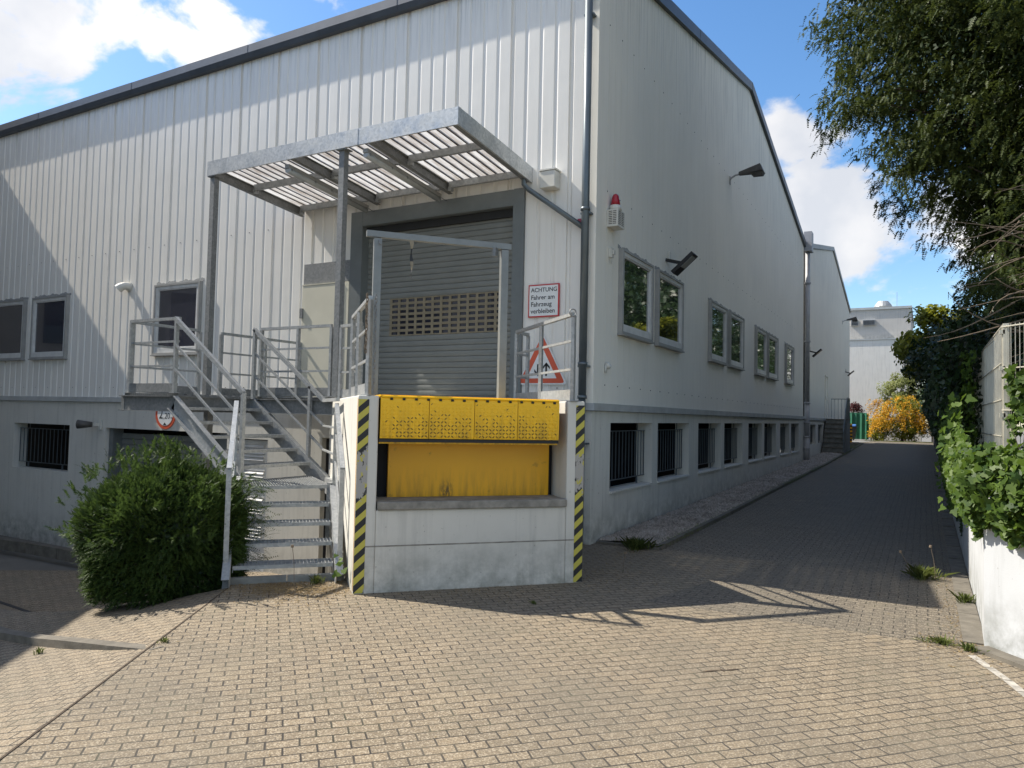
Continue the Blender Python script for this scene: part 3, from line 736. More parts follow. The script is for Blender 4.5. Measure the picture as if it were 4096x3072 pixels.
w = MB(); w.ext([(XL, 19.45, 7.9), (XL, 28.4, 9.7), (XL, 37.5, 7.9), (XL, 37.5, 8.0), (XL, 28.4, 9.8), (XL, 19.45, 8.0)], (0, 0, 0), (-XL+0.01, 0, 0)); rel(w.build('roof', M['roof'], w2))
rel(box('back_wall', M['clad2'], w2, XL, -0.05, 37.44, 37.5, 0, 7.95))
for a, c in ((21.0, 22.63), (23.4, 25.0)):
    o = grille(w2, 'x', a+.01, c-.02, 0.85, 1.42, 0.15, 12); rel(o)
w = MB(); w.box(0.0, 0.01, 25.5, 26.32, 1.80, 3.58); w.box(0.01, 0.03, 25.47, 25.5, 1.8, 3.6); w.box(0.01, 0.03, 26.32, 26.35, 1.8, 3.6); w.box(0.01, 0.05, 25.45, 26.37, 3.6, 3.68)
d2 = rel(w.build('door', M['clad2'], w2)); w = MB(); w.box(0.0101, 0.03, 25.53, 25.58, 2.6, 2.75); rel(w.build('door_handle', M['black'], w2))

# ---------------------------------------------------------------- concrete steps by the second hall
st = thing('concrete_steps', (0.45, 24, 0.2), 'dark concrete steps with steel railing up to the door of the second hall', 'steps')
w = MB(); nst = 8; z0 = 0.22; rise = (1.78-z0)/nst
for i in range(nst):
    y0 = 24.05+i*0.21
    w.box(0.04, 0.86, y0, y0+0.24 if i < nst-1 else 27.2, z0-0.1, z0+rise*(i+1)-0.03)
o = w.build('step_block', M['step'], st); o.location = (-0.45, -24, -0.2)
w = MB(); 
for i in range(nst):
    y0 = 24.05+i*0.21; w.box(0.03, 0.87, y0-0.03, y0+0.2 if i < nst-1 else 27.2, z0+rise*(i+1)-0.029, z0+rise*(i+1))
o = w.build('tread_edge', M['kerb'], st); o.location = (-0.45, -24, -0.2)
w = MB()
w.beam((0.85, 24.2, 1.25), (0.85, 25.8, 2.68), 0.03, 0.05); w.beam((0.85, 25.8, 2.68), (0.85, 27.1, 2.68), 0.03, 0.05); w.beam((0.85, 27.1, 2.68), (0.08, 27.1, 2.68), 0.03, 0.03)
for i in range(14):
    y = 24.2+i*0.22; zt_ = 1.25+(y-24.2)*1.43/1.6 if y < 25.8 else 2.68
    w.beam((0.85, y, max(z0, zt_-1.05)), (0.85, y, zt_), 0.02, 0.03)
for i in range(6): w.beam((0.1+i*0.14, 27.1, 1.78), (0.1+i*0.14, 27.1, 2.68), 0.014, 0.014)
o = w.build('railing', M['pipe'], st); o.location = (-0.45, -24, -0.2)

# ---------------------------------------------------------------- loading dock (local frame: x along the front, y into the dock)
DOCK = (-0.77, -3.64, 0.0); DA = math.radians(47.08)
cu, su = math.cos(DA), math.sin(DA)
def dk(s, t, z=0.0): return (DOCK[0]+cu*s-su*t, DOCK[1]+su*s+cu*t, z)
dock = thing('loading_dock', DOCK, 'raised white concrete loading dock with black and yellow edge strips', 'loading dock', DA)
w = MB(); T = 1.80
w.box(0.0, 0.19, 0, 0.5, -1.3, T); w.box(2.065, 2.25, 0, 0.5, -0.1, T)
w.box(0.19, 2.065, 0, 0.5, -0.1, 0.75)
w.box(0.0, 2.25, 0.5, 1.9, -1.3, T)
def loc_(x, y):
    dx, dy = x-DOCK[0], y-DOCK[1]; return (cu*dx+su*dy, -su*dx+cu*dy)
# wedge between the dock and the wall
pts = [(0.0, 1.9), (2.25, 1.9), loc_(-0.62, -0.5), loc_(-0.62, 0.0), loc_(-3.7, 0.0), (0.0, 3.3)]
poly = [loc_(-2.2, -2.2), (0, 1.9), (2.25, 1.9), loc_(-0.45, -0.25), loc_(-0.45, -0.05), loc_(-4.1, -0.05), loc_(-4.1, -1.75), loc_(-2.75, -1.75)]
w.prism([(0.0, 1.901), (2.25, 1.901), loc_(-0.45, -0.04), loc_(-2.9, -0.04), loc_(-2.9, -1.72)], -1.3, T-0.002)
body = w.build('dock_body', M['concrete'], dock)
bv = body.modifiers.new('b', 'BEVEL'); bv.width = 0.012; bv.segments = 2; bv.limit_method = 'ANGLE'
w = MB(); w.box(0.20, 2.06, -0.035, 0.40, 0.752, 0.828); o = w.build('sill', M['sill'], dock); bv = o.modifiers.new('b', 'BEVEL'); bv.width = 0.008
w = MB(); w.box(0.005, 2.245, -0.0015, 0.01, 0.415, 0.428); w.build('pour_joint', M['sill'], dock)
w = MB()
w.box(0.004, 0.10, -0.004, -0.0005, 0.005, T-0.035); w.build('hazard_strip', M['hazard'], dock)
w = MB(); w.box(2.155, 2.246, -0.004, -0.0005, 0.005, T-0.04); w.build('hazard_strip', M['hazard'], dock)
w = MB(); w.box(-0.004, -0.0005, -0.003, 0.006, 0.03, T-0.03); w.build('edge_angle', M['yellow'], dock)
box('pit_back', M['dark'], dock, 0.191, 2.064, 0.42, 0.49, 0.83, T-0.02)
# dock leveller: its own thing
lv = thing('dock_leveller', DOCK, 'yellow steel dock leveller with hinged diamond plate lip between the striped edges', 'dock leveller', DA)
w = MB(); w.box(0.34, 2.00, 0.34, 0.40, 0.83, 1.60); w.build('front_panel', M['yellow'], lv)
w = MB(); w.box(0.20, 1.965, 0.0, 0.5, T-0.005, T+0.012); w.box(0.20, 1.965, 0.02, 0.30, 1.36, 1.395); w.build('deck', M['yellow_lip'], lv)
w = MB(); w.box(0.20, 1.965, -0.01, 0.05, 1.375, 1.405); w.box(0.2, 1.965, 0.06, 0.33, 1.36, 1.374); w.build('lip_support', M['rubber'], lv)
sm = [0.20, 0.655, 1.095, 1.53, 1.965]
for i in range(4):
    w = MB(); a, c = sm[i]+0.003, sm[i+1]-0.003
    zs = [T-0.012, T-0.04, 1.60, 1.43, 1.41]; ys = [-0.018, -0.03, -0.028, -0.024, -0.022]
    for j in range(4): w.face((a, ys[j+1], zs[j+1]), (c, ys[j+1], zs[j+1]), (c, ys[j], zs[j]), (a, ys[j], zs[j]))
    w.face((a, ys[4], zs[4]), (a, 0.0, zs[4]), (c, 0.0, zs[4]), (c, ys[4], zs[4]))
    w.face((a, ys[0], zs[0]), (c, ys[0], zs[0]), (c, 0.02, zs[0]), (a, 0.02, zs[0]))
    w.face((a, 0.0, 1.41), (a, -0.022, 1.41), (a, -0.03, T-0.04), (a, 0.0, T-0.02)); w.face((c, 0.0, 1.41), (c, 0.0, T-0.02), (c, -0.03, T-0.04), (c, -0.022, 1.41))
    lip = w.build('lip_plate', M['yellow_lip'], lv)
    w = MB(); q = 0.034; r = random.Random(i)
    nx = int((c-a)/q); nz2 = 10
    for ix in range(nx):
        for iz in range(nz2):
            x = a+0.02+ix*q; z = 1.432+iz*q*0.99
            if x > c-0.02: continue
            s_ = 1 if (ix+iz) % 2 else -1
            dx, dz = 0.0125*s_, 0.0115
            worn = iz < 3+r.random()*4 and r.random() < 0.85 and 0.3 < x < 1.85
            w.cur = 1 if (worn or r.random() < 0.04) else 0
            yb = -0.0285; yt = -0.0325
            px_, pz_ = -dz*0.36, dx*0.36
            w.poly([(x-dx, yb, z-dz), (x+px_, yb, z+pz_), (x+dx, yb, z+dz), (x-px_, yb, z-pz_), (x-dx*.5, yt, z-dz*.5), (x+dx*.5, yt, z+dz*.5)],
                   [(0, 3, 4), (3, 2, 5, 4), (2, 1, 5), (1, 0, 4, 5)])
    w.build('raised_pattern', [M['yellow_lip'], M['worn']], lip)
w = MB()
for k in range(15): 
    x = 0.30+k*0.115
    w = MB(); w.tube([(x-0.012, -0.03, T-0.025), (x+0.012, -0.03, T-0.025)], 0.011, 8); w.build('hinge_knuckle', M['rubber'], lv)
w = MB(); w.tube([(0.21, -0.022, T-0.006), (1.96, -0.022, T-0.006)], 0.010, 8); w.build('hinge_rod', M['yellow_lip'], lv)

# ---------------------------------------------------------------- railings
def railing(name, pts, base, top, parent, posts, mat, w_=0.045, mids=(0.36, 0.68), toe=True, toe_mat=None):
    """pts: plan polyline; posts: list of (x,y)"""
    w = MB(); H = top-base
    for a, c in zip(pts[:-1], pts[1:]):
        w.beam((a[0], a[1], top-w_*0.4), (c[0], c[1], top-w_*0.4), w_*0.9, w_*0.8)
        for m_ in mids: w.beam((a[0], a[1], base+H*m_), (c[0], c[1], base+H*m_), 0.02, 0.025)
    r = w.build(name, mat, parent)
    for x, y in posts:
        q = MB(); q.beam((x, y, base), (x, y, top-w_*0.8), w_, w_*0.8); q.box(x-0.05, x+0.05, y-0.04, y+0.04, base, base+0.008); q.build('post', mat, r)
    if toe:
        q = MB()
        for a, c in zip(pts[:-1], pts[1:]): q.beam((a[0], a[1], base+0.065), (c[0], c[1], base+0.065), 0.006, 0.11)
        q.build('toe_board', toe_mat or mat, r)
    return r
PZ = 1.825
dr = thing('dock_railing', dk(2.08, 0, T), 'galvanised railing at the right edge of the dock in front of the red triangle sign', 'railing')
def inv(o, loc): o.location = tuple(-c for c in loc); return o
p0, p1 = dk(2.12, 0.02), dk(2.12, 1.86); pm = dk(2.12, 0.97)
r = railing('rail_frame', [p0[:2], p1[:2], (p1[0]+0.0, p1[1]+0.30)], T, 2.70, dr, [p0[:2], pm[:2], p1[:2], (p1[0], p1[1]+0.30)], M['galv'])
r.location = tuple(-c for c in dk(2.08, 0, T))
w = MB(); a = dk(2.09, -0.02, 2.69); ring = [(a[0]+0.035*math.cos(t)*cu, a[1]+0.035*math.cos(t)*su, a[2]+0.035*math.sin(t)) for t in np.linspace(0, 2*PI, 15)]
w.tube(ring, 0.007, 6); o = w.build('ring', M['galvd'], dr); o.location = tuple(-c for c in dk(2.08, 0, T))
dl_ = thing('dock_side_railing', dk(0.09, 0, T), 'galvanised railing at the left edge of the dock carrying the hanging chains', 'railing')
q0, q1, q2, q3 = dk(0.09, 0.05), dk(0.09, 0.95), dk(0.09, 1.62), dk(0.09, 2.3)
r = railing('rail_frame', [q0[:2], q1[:2], q2[:2], (q2[0]+0.0, q2[1]), (-2.22, -1.95), (-2.62, -1.86)], T, 2.73, dl_, [q0[:2], q1[:2], q2[:2], (-2.22, -1.95), (-2.62, -1.86)], M['galv'])
r.location = tuple(-c for c in dk(0.09, 0, T))
# chains
def chain(name, top, length, label, mat, sag=0.0):
    w = MB(); n = int(length/0.034)
    for i in range(n):
        z = top[2]-0.02-i*0.034; off = 0.004*math.sin(i*1.7)
        if i % 2: R_ = (1, 0)
        else: R_ = (0, 1)
        ring = [(top[0]+off+R_[0]*0.011*math.cos(t), top[1]+R_[1]*0.011*math.cos(t), z+0.024*math.sin(t)) for t in np.linspace(0, 2*PI, 9)]
        w.tube(ring, 0.0045, 5, caps=False)
    return tag(w.build(name, mat), label, 'chain', 'chains on the dock railing post')
t1 = dk(0.135, 0.02, 2.74); chain('chain', t1, 0.93, 'long steel chain hanging down to the dock beside the rail post', M['galvd'])
t2 = dk(0.055, 0.02, 2.74); chain('chain', t2, 0.55, 'shorter rusty chain hanging on the left of the rail post', M['twig'])
# barrier frame on the dock
bf = thing('barrier_frame', dk(0.8, 0.45, T), 'tall grey steel frame standing on the dock in front of the roller shutter', 'barrier frame')
o_ = tuple(-c for c in dk(0.8, 0.45, T))
for s_, zt in ((0.19, 3.36), (1.50, 3.36)):
    w = MB(); w.beam(dk(s_, 0.45, T), dk(s_, 0.45, zt), 0.075, 0.075, up=(cu, su, 0)); o = w.build('post', M['gate'], bf); o.location = o_
w = MB(); w.beam(dk(0.08, 0.45, 3.405), dk(1.57, 0.45, 3.40), 0.06, 0.06); o = w.build('crossbar', M['gate'], bf); o.location = o_
w = MB(); w.tube([dk(0.2, 0.40, 3.34), dk(0.2, 0.38, 3.30), dk(0.22, 0.38, 3.29)], 0.008, 6); w.box(*sorted((dk(1.36, .4)[0], dk(1.41, .4)[0])), *sorted((dk(1.36, .4)[1], dk(1.41, .4)[1]+.02)), 3.28, 3.37); o = w.build('latch', M['galvd'], bf); o.location = o_
# warning tape remnant
w = MB(); a = dk(0.52, 0.42)
prev = None
for i in range(10):
    z = 3.37-i*0.042; x = a[0]+0.006*math.sin(i*1.3); hw = 0.018*abs(math.cos(i*0.6))+0.005
    cur = ((x-hw*cu, a[1]-hw*su+0.004*i, z), (x+hw*cu, a[1]+hw*su, z))
    if prev: w.cur = 1 if (i in (3, 4, 5, 8, 9)) else 0; w.face(prev[0], prev[1], cur[1], cur[0])
    prev = cur
tag(w.build('warning_tape', [M['beige'], M['black']]), 'torn yellow and black tape strip dangling from the grey frame crossbar', 'tape')

# ---------------------------------------------------------------- steel platform and stairs
sp = thing('steel_staircase', (-4.2, -2.5, 0), 'galvanised steel platform and stairs turning down to the paving beside the dock', 'staircase')
so_ = (4.2, 2.5, 0)
def sb(w, name, mat, parent=None):
    o = w.build(name, mat, sp if parent is None else parent)
    if parent is None: o.location = so_
    return o
YN, YF, XK = -3.05, -1.90, -4.16        # near and far stringer planes, head of the stairs
w = MB()                                # grating deck
for x in np.arange(-5.14, -2.78, 0.04): 
    y_lo = YN if x < XK-0.02 else -1.80
    w.beam((x, y_lo, PZ-0.017), (x, -0.04, PZ-0.017), 0.005, 0.03)
for y in np.arange(-3.0, -0.05, 0.12):
    w.beam((-5.15, y, PZ-0.010), (XK if y < -1.80 else -2.78, y, PZ-0.010), 0.006, 0.015)
sb(w, 'deck_grating', M['galvd'])
def chan(w, p, q, h=0.19, fl=0.06, side=1):
    """channel beam: web plus two flanges"""
    p = Vector(p); q = Vector(q); d = (q-p).normalized(); r = d.cross(Vector((0,0,1))).normalized()*side
    up = r.cross(d).normalized(); 
    if up.z < 0: up = -up
    w.beam(p, q, 0.010, h)
    for e in (1, -1): w.beam(p+up*(e*(h/2-0.005))+r*(fl/2+0.004), q+up*(e*(h/2-0.005))+r*(fl/2+0.004), fl, 0.009, up=up)
w = MB(); chan(w, (-5.17, YN, PZ-0.13), (XK, YN, PZ-0.13), side=1); chan(w, (-5.17, -0.05, PZ-0.13), (-5.17, YN, PZ-0.13)); chan(w, (XK, -1.82, PZ-0.13), (-2.3, -1.82, PZ-0.13)); chan(w, (-5.17, -1.82, PZ-0.13), (XK, -1.82, PZ-0.13)); chan(w, (XK, YN, PZ-0.13), (XK, YF, PZ-0.13)); w.beam((-5.19, -3.06, PZ-0.13), (-5.13, -3.06, PZ-0.13), 0.01, 0.2)
sb(w, 'frame_beam', M['galvd'])
# main stringers
zE = 0.99-0.165+0.02                    # height at the winder
run = 0.225; rise_ = 0.165
XE = XK+run*6-0.05
def sz(x): return PZ-(x-XK)*rise_/run
fr_ = Vector((-1.17, -3.42, 0)); fl_ = Vector((-1.75, -4.19, 0))
u_ = Vector((cu, su, 0)); n_ = Vector((-su, cu, 0))
fl_ = fr_ - u_*0.96
w = MB()
xb = -2.92
chan(w, (XK, YN, PZ-0.11), (xb, YN, sz(xb)-0.11), side=1)
topL = fl_+n_*1.02; topR = fr_+n_*1.10
chan(w, (xb, YN, sz(xb)-0.11), (topL.x, topL.y, 0.80), side=1)
chan(w, (topL.x, topL.y, 0.80), (fl_.x, fl_.y, 0.02), side=1)
sb(w, 'stringer', M['galv'])
w = MB(); xb2 = -2.78
chan(w, (XK, YF, PZ-0.11), (xb2, YF, sz(xb2)-0.09), side=-1)
chan(w, (xb2, YF, sz(xb2)-0.09), (topR.x-0.05, topR.y+0.10, 0.78), side=-1)
w.beam((topR.x, topR.y, 0.25), (topR.x, topR.y, 0.86), 0.05, 0.06)
chan(w, (topR.x, topR.y, 0.76), (fr_.x, fr_.y, 0.02), side=-1)
sb(w, 'stringer', M['galv'])
def tread(pa, pb, depth_v, z, d=0.24, name='tread'):
    """pa,pb front corners (plan), depth_v unit vector to the back"""
    w = MB(); pa = Vector((pa[0], pa[1], z)); pb = Vector((pb[0], pb[1], z)); dv = Vector((depth_v[0], depth_v[1], 0)); ax = (pb-pa); L = ax.length; ax.normalize()
    w.beam(pa+Vector((0,0,-0.018)), pb+Vector((0,0,-0.018)), 0.006, 0.036)
    w.beam(pa+dv*d+Vector((0,0,-0.018)), pb+dv*d+Vector((0,0,-0.018)), 0.005, 0.034)
    for k in range(1, 7): w.beam(pa+dv*(d*k/7)+Vector((0,0,-0.012)), pb+dv*(d*k/7)+Vector((0,0,-0.012)), 0.003, 0.018)
    nb = int(L/0.034)
    for k in range(nb+1):
        q = pa+ax*(L*k/nb); w.beam(q+Vector((0,0,-0.009)), q+dv*d+Vector((0,0,-0.009)), 0.004, 0.022)
    w.beam(pa+Vector((0,0,-0.03)), pa+dv*d+Vector((0,0,-0.03)), 0.006, 0.06); w.beam(pb+Vector((0,0,-0.03)), pb+dv*d+Vector((0,0,-0.03)), 0.006, 0.06)
    return sb(w, name, M['galv'])
for i in range(1, 6):                   # upper flight
    x = XK+run*i; z = PZ-rise_*i
    tread((x, YN+0.02), (x, YF-0.02), (-1, 0), z)
# winder
w = MB(); zw = PZ-rise_*6
A = topL+n_*0.0; Bp = topR+n_*0.0; Cc = Vector((XK+run*5, YF-0.02, 0)); D = Vector((XK+run*5, YN+0.02, 0))
quad = [Vector((p.x, p.y, zw)) for p in (A, Bp, Cc, D)]
for a, c in ((0, 1), (1, 2), (2, 3), (3, 0)): w.beam(quad[a]+Vector((0,0,-.018)), quad[c]+Vector((0,0,-.018)), 0.006, 0.036)
for k in range(1, 34):
    f = k/34; p = quad[0].lerp(quad[1], f); q = quad[3].lerp(quad[2], f); w.beam(p+Vector((0,0,-.01)), q+Vector((0,0,-.01)), 0.004, 0.02)
for k in range(1, 12):
    f = k/12; p = quad[0].lerp(quad[3], f); q = quad[1].lerp(quad[2], f); w.beam(p+Vector((0,0,-.012)), q+Vector((0,0,-.012)), 0.003, 0.016)
sb(w, 'tread', M['galv'])
for i in range(4):                      # lower flight
    z = 0.165*(i+1); t = 0.19+0.235*i
    tread(fl_+n_*t+u_*0.02, fr_+n_*t-u_*0.02, n_, z, 0.235)
# handrails of the upper flight
def slope_rail(name, y, x0, x1, posts, H=0.93):
    w = MB()
    zt0 = PZ+H
    for k, hh in ((1.0, 0.045), (0.66, 0.026), (0.34, 0.026)):
        w.beam((x0, y, PZ+H*k-hh/2), (x1, y, sz(x1)+H*k-hh/2), 0.045 if k == 1.0 else 0.02, hh)
    r = sb(w, name, M['galv'])
    for x in posts:
        q = MB(); q.beam((x, y, sz(x)-0.1), (x, y, sz(x)+H-0.02), 0.045, 0.04); o = q.build('post', M['galv'], r)
    return r
slope_rail('handrail', YN-0.03, XK, -2.93, [-2.93])
slope_rail('handrail', YF+0.02, XK, -2.86, [XK+0.02, -3.1])
# short level return of the far handrail to the lower flight
w = MB(); zz = sz(-2.86)+0.93-0.022
pr_ = fr_+n_*1.05+u_*0.05
for k in (1.0, 0.66, 0.34):
    z = zz-0.93*(1-k); w.beam((-2.86, YF+0.02, z), (pr_.x, pr_.y, z), 0.04 if k == 1 else 0.02, 0.04 if k == 1 else 0.022)
sb(w, 'handrail', M['galv'])
# lower flight handrails
for P0, sg in ((fl_, -1), (fr_, 1)):
    b0 = P0+n_*0.13+u_*(sg*0.04); b1 = P0+n_*1.08+u_*(sg*0.04)
    w = MB()
    for k in (1.0, 0.66, 0.34):
        w.beam((b0.x, b0.y, 0.16+0.92*k), (b1.x, b1.y, 0.80+0.92*k), 0.045 if k == 1 else 0.022, 0.045 if k == 1 else 0.026)
    r = sb(w, 'handrail', M['galv'])
    for b, zb in ((b0, 0.10), (b1, 0.66)):
        q = MB(); q.beam((b.x, b.y, zb), (b.x, b.y, zb+0.98), 0.05, 0.045, up=(cu, su, 0)); o = q.build('post', M['galv'], r)
# platform railings
def prail(pts, posts, toe=True):
    r = railing('railing', pts, PZ, PZ+0.93, sp, posts, M['galv'], toe=toe, toe_mat=M['galvd']); r.location = so_; return r
prail([(-5.10, -3.02), (XK, -3.02)], [(-5.10, -3.02), (XK, -3.06)])
prail([(-5.13, -3.02), (-5.13, -1.98)], [(-5.14, -2.98), (-5.13, -1.98)])
prail([(-5.13, -1.62), (-5.13, -0.62), (-5.13, -0.06)], [(-5.13, -1.62), (-5.13, -0.8), (-5.13, -0.06)])
prail([(-4.10, -1.80), (-2.84, -1.80)], [(-4.10, -1.80), (-3.42, -1.80), (-2.84, -1.80)])
# supporting legs
w = MB(); w.beam((-5.12, -1.8, -0.9), (-5.12, -1.8, PZ-0.2), 0.09, 0.09); sb(w, 'leg', M['galvd'])

# ---------------------------------------------------------------- canopy
cn = thing('canopy', (-3.1, 0, 5), 'flat canopy over the dock door with translucent corrugated roof and aluminium fascia', 'canopy')
co_ = (3.1, 0, -5)
def cb(w, name, mat, smooth=False):
    o = w.build(name, mat, cn, smooth); o.location = co_; return o
CX0, CX1, CY = -5.27, -0.95, -1.86
def cz(y): return 5.05+(-y/1.86)*0.15      # slopes up away from the wall
w = MB()
for i, (a, c) in enumerate(((CX0, -3.5), (-3.5, -2.45), (-2.45, CX1))): w.box(a+0.001, c-0.001, CY-0.004-(0.003 if i == 1 else 0), CY+0.02, cz(CY)-0.21, cz(CY)+0.0)
w.box(CX0, CX1, CY, CY+0.06, cz(CY)-0.004, cz(CY)+0.003)
cb(w, 'front_fascia', M['alu'])
w = MB(); w.ext([(CX1, CY, cz(CY)-0.21), (CX1, 0, cz(0)-0.21), (CX1, 0, cz(0)), (CX1, CY, cz(CY))], (-0.02, 0, 0), (0.004, 0, 0)); cb(w, 'side_fascia', M['alu'])
for x, yy in ((CX0+0.05, 0), (-3.62, 0), (-2.28, 0), (CX1-0.06, 0)):
    w = MB(); p = (x, CY+0.03, cz(CY)-0.14); q = (x, -0.03, cz(0)-0.14)
    w.beam(p, q, 0.008, 0.12); w.beam((p[0], p[1], p[2]-0.06), (q[0], q[1], q[2]-0.06), 0.07, 0.008); w.beam((p[0], p[1], p[2]+0.06), (q[0], q[1], q[2]+0.06), 0.07, 0.008); cb(w, 'rafter', M['galvd'])
w = MB()
for y in (-1.08, -0.12):
    xs = [CX0+0.06, -3.62, -2.28, CX1-0.07]
    for a, c in zip(xs[:-1], xs[1:]):
        w = MB(); w.beam((a+0.04, y, cz(y)-0.11), (c-0.04, y, cz(y)-0.11), 0.05, 0.09); w.box(a+0.035, a+0.09, y-0.035, y+0.035, cz(y)-0.2, cz(y)-0.15); cb(w, 'purlin', M['galv'])
w = MB(); x = CX0+0.03
while x < CX1-0.05:
    x1 = min(x+0.118, CX1-0.035); z0_, z1_ = cz(CY)-0.052, cz(0)-0.052
    w.cur = 0; w.face((x, CY+0.02, z0_), (x, 0, z1_), (x1, 0, z1_), (x1, CY+0.02, z0_))
    w.cur = 1; w.face((x1, CY+0.02, z0_), (x1, 0, z1_), (x1+0.004, 0, z1_+0.03), (x1+0.004, CY+0.02, z0_+0.03))
    w.face((x1+0.004, CY+0.02, z0_+0.03), (x1+0.004, 0, z1_+0.03), (x1+0.018, 0, z1_+0.03), (x1+0.018, CY+0.02, z0_+0.03))
    w.face((x1+0.018, CY+0.02, z0_+0.03), (x1+0.018, 0, z1_+0.03), (x1+0.022, 0, z1_), (x1+0.022, CY+0.02, z0_))
    x = x1+0.022
cb(w, 'roof_sheet', [M['trans'], M['ribdirt']])
for x in (-5.19, -2.74):
    w = MB(); w.beam((x, CY+0.07, PZ+0.01), (x, CY+0.07, cz(CY)-0.21), 0.085, 0.085); w.box(x-0.09, x+0.09, CY-0.02, CY+0.16, PZ, PZ+0.014); w.box(x-0.07, x+0.09, CY, CY+0.13, cz(CY)-0.225, cz(CY)-0.211); cb(w, 'post', M['galvd'])
w = MB(); w.tube([(-1.0, -0.16, 4.88), (-1.02, -0.12, 4.80), (-0.95, -0.1, 4.72), (-0.14, -0.1, 4.12)], 0.035, 10); cb(w, 'drain_pipe', M['pipe'], True)
w = MB(); w.box(CX0+0.02, CX1-0.02, -0.055, -0.004, cz(0)-0.06, cz(0)+0.01); cb(w, 'wall_rail', M['galvd'])
def tube_light(x0, x1, label):
    t = thing('tube_light', (x0, -1.0, 4.85), label, 'lamp', group='tube lights under the canopy')
    w = MB(); a = Vector((x0, -1.80, 4.93)); c = Vector((x1, -0.14, 4.80))
    w.beam(a, c, 0.075, 0.05); o = w.build('housing', M['wintrim'], t); o.location = (-x0, 1.0, -4.85)
    w = MB(); w.tube([a+Vector((0, 0.01, -0.05)), c+Vector((0, -0.01, -0.05))], 0.042, 10); o = w.build('diffuser', M['lens'], t, True); o.location = (-x0, 1.0, -4.85)
    for f in (0.03, 0.3, 0.5, 0.75, 0.97):
        w = MB(); p = a.lerp(c, f); w.beam(p+Vector((-0.05, 0, -0.04)), p+Vector((0.05, 0, -0.04)), 0.02, 0.03); o = w.build('clip', M['galvd'], t); o.location = (-x0, 1.0, -4.85)
    w = MB(); w.tube([c, c+Vector((0.03, 0.08, -0.03)), c+Vector((0.1, 0.12, -0.06))], 0.004, 5); o = w.build('cable', M['black'], t); o.location = (-x0, 1.0, -4.85)
tube_light(-2.38, -2.40, 'dusty tube light under the canopy, the one nearer the building corner')
tube_light(-3.74, -3.76, 'dusty tube light under the canopy, the one left of the middle post')

# ---------------------------------------------------------------- signs
def text_mesh(w, s, size, origin, right, up, nrm, bold=0.006, align='LEFT', spacing=1.0):
    cu_ = bpy.data.curves.new('t', 'FONT'); cu_.body = s; cu_.size = size; cu_.offset = bold*size; cu_.align_x = align; cu_.space_character = spacing
    ob = bpy.data.objects.new('t', cu_); COL.objects.link(ob)
    dg = bpy.context.evaluated_depsgraph_get(); me = bpy.data.meshes.new_from_object(ob.evaluated_get(dg))
    o = Vector(origin); r = Vector(right); u = Vector(up); n = Vector(nrm)
    base = len(w.v)
    for v in me.vertices: w.v.append(tuple(o+r*v.co.x+u*v.co.y+n*0.0))
    for p in me.polygons: w.f.append(tuple(base+i for i in p.vertices)); w.mi.append(w.cur)
    bpy.data.objects.remove(ob); bpy.data.meshes.remove(me); bpy.data.curves.remove(cu_)
sg = thing('warning_sign', (-0.73, -0.03, 3.2), 'white sign with red border reading ACHTUNG Fahrer am Fahrzeug verbleiben', 'sign')
so2 = (0.73, 0.03, -3.2)
w = MB(); w.box(-0.96, -0.495, -0.030, -0.014, 2.975, 3.42); o = w.build('board', M['red'], sg); o.location = so2
w = MB(); w.box(-0.942, -0.513, -0.033, -0.0305, 2.993, 3.402); o = w.build('face', M['white'], sg); o.location = so2
w = MB(); kx = (1, 0, 0); kz = (0, 0, 1)
for txt, zz_ in (('ACHTUNG', 3.318), ('Fahrer am', 3.215), ('Fahrzeug', 3.122), ('verbleiben', 3.029)):
    w = MB(); text_mesh(w, txt, 0.080 if txt == 'ACHTUNG' else 0.087, (-0.918, -0.0345, zz_), kx, kz, (0, -1, 0), 0.012); o = w.build('lettering', M['ink'], sg); o.location = so2
tr = thing('triangle_sign', (-0.70, -0.03, 2.3), 'triangular red and white two way traffic sign with black arrows behind the dock railing', 'sign')
to_ = (0.70, 0.03, -2.3)
def tri(w, cx_, zb, half, h, y0, y1, rr=0.03):
    pts = []
    C3 = [(cx_-half, zb), (cx_+half, zb), (cx_, zb+h)]
    for i in range(3):
        p = Vector(C3[i]); a = Vector(C3[i-1]); c = Vector(C3[(i+1) % 3]); da = (a-p).normalized()*rr; dc = (c-p).normalized()*rr
        for f in (0, .25, .5, .75, 1): q = p+da*(1-f)**2+dc*f**2; pts.append((q.x, q.y))
    w.ext([(x, y0, z) for x, z in pts], (0, 0, 0), (0, y1-y0, 0))
w = MB(); tri(w, -0.735, 2.065, 0.375, 0.70, -0.014, -0.028, 0.05); o = w.build('board', M['white'], tr); o.location = to_
w = MB(); tri(w, -0.735, 2.085, 0.345, 0.65, -0.0285, -0.031, 0.05); o = w.build('border', M['orange_red'], tr); o.location = to_
w = MB(); tri(w, -0.735, 2.148, 0.225, 0.43, -0.0315, -0.033, 0.01); o = w.build('face', M['white'], tr); o.location = to_
w = MB()
def arrow(w, x, z0, z1, d):
    y = -0.0345; W2 = 0.014
    def q(*p): w.face(*[(a, y, b) for a, b in p])
    q((x-W2, z0), (x+W2, z0), (x+W2, z1), (x-W2, z1))
    tip = z1+0.012 if d > 0 else z0-0.012
    s_ = -1 if d > 0 else 1
    q((x, tip), (x-0.055, tip+s_*0.06), (x-0.055, tip+s_*0.095), (x, tip+s_*0.035)); q((x, tip), (x, tip+s_*0.035), (x+0.055, tip+s_*0.095), (x+0.055, tip+s_*0.06))
arrow(w, -0.790, 2.19, 2.34, -1); arrow(w, -0.665, 2.18, 2.35, 1)
o = w.build('arrows', M['ink'], tr); o.location = to_
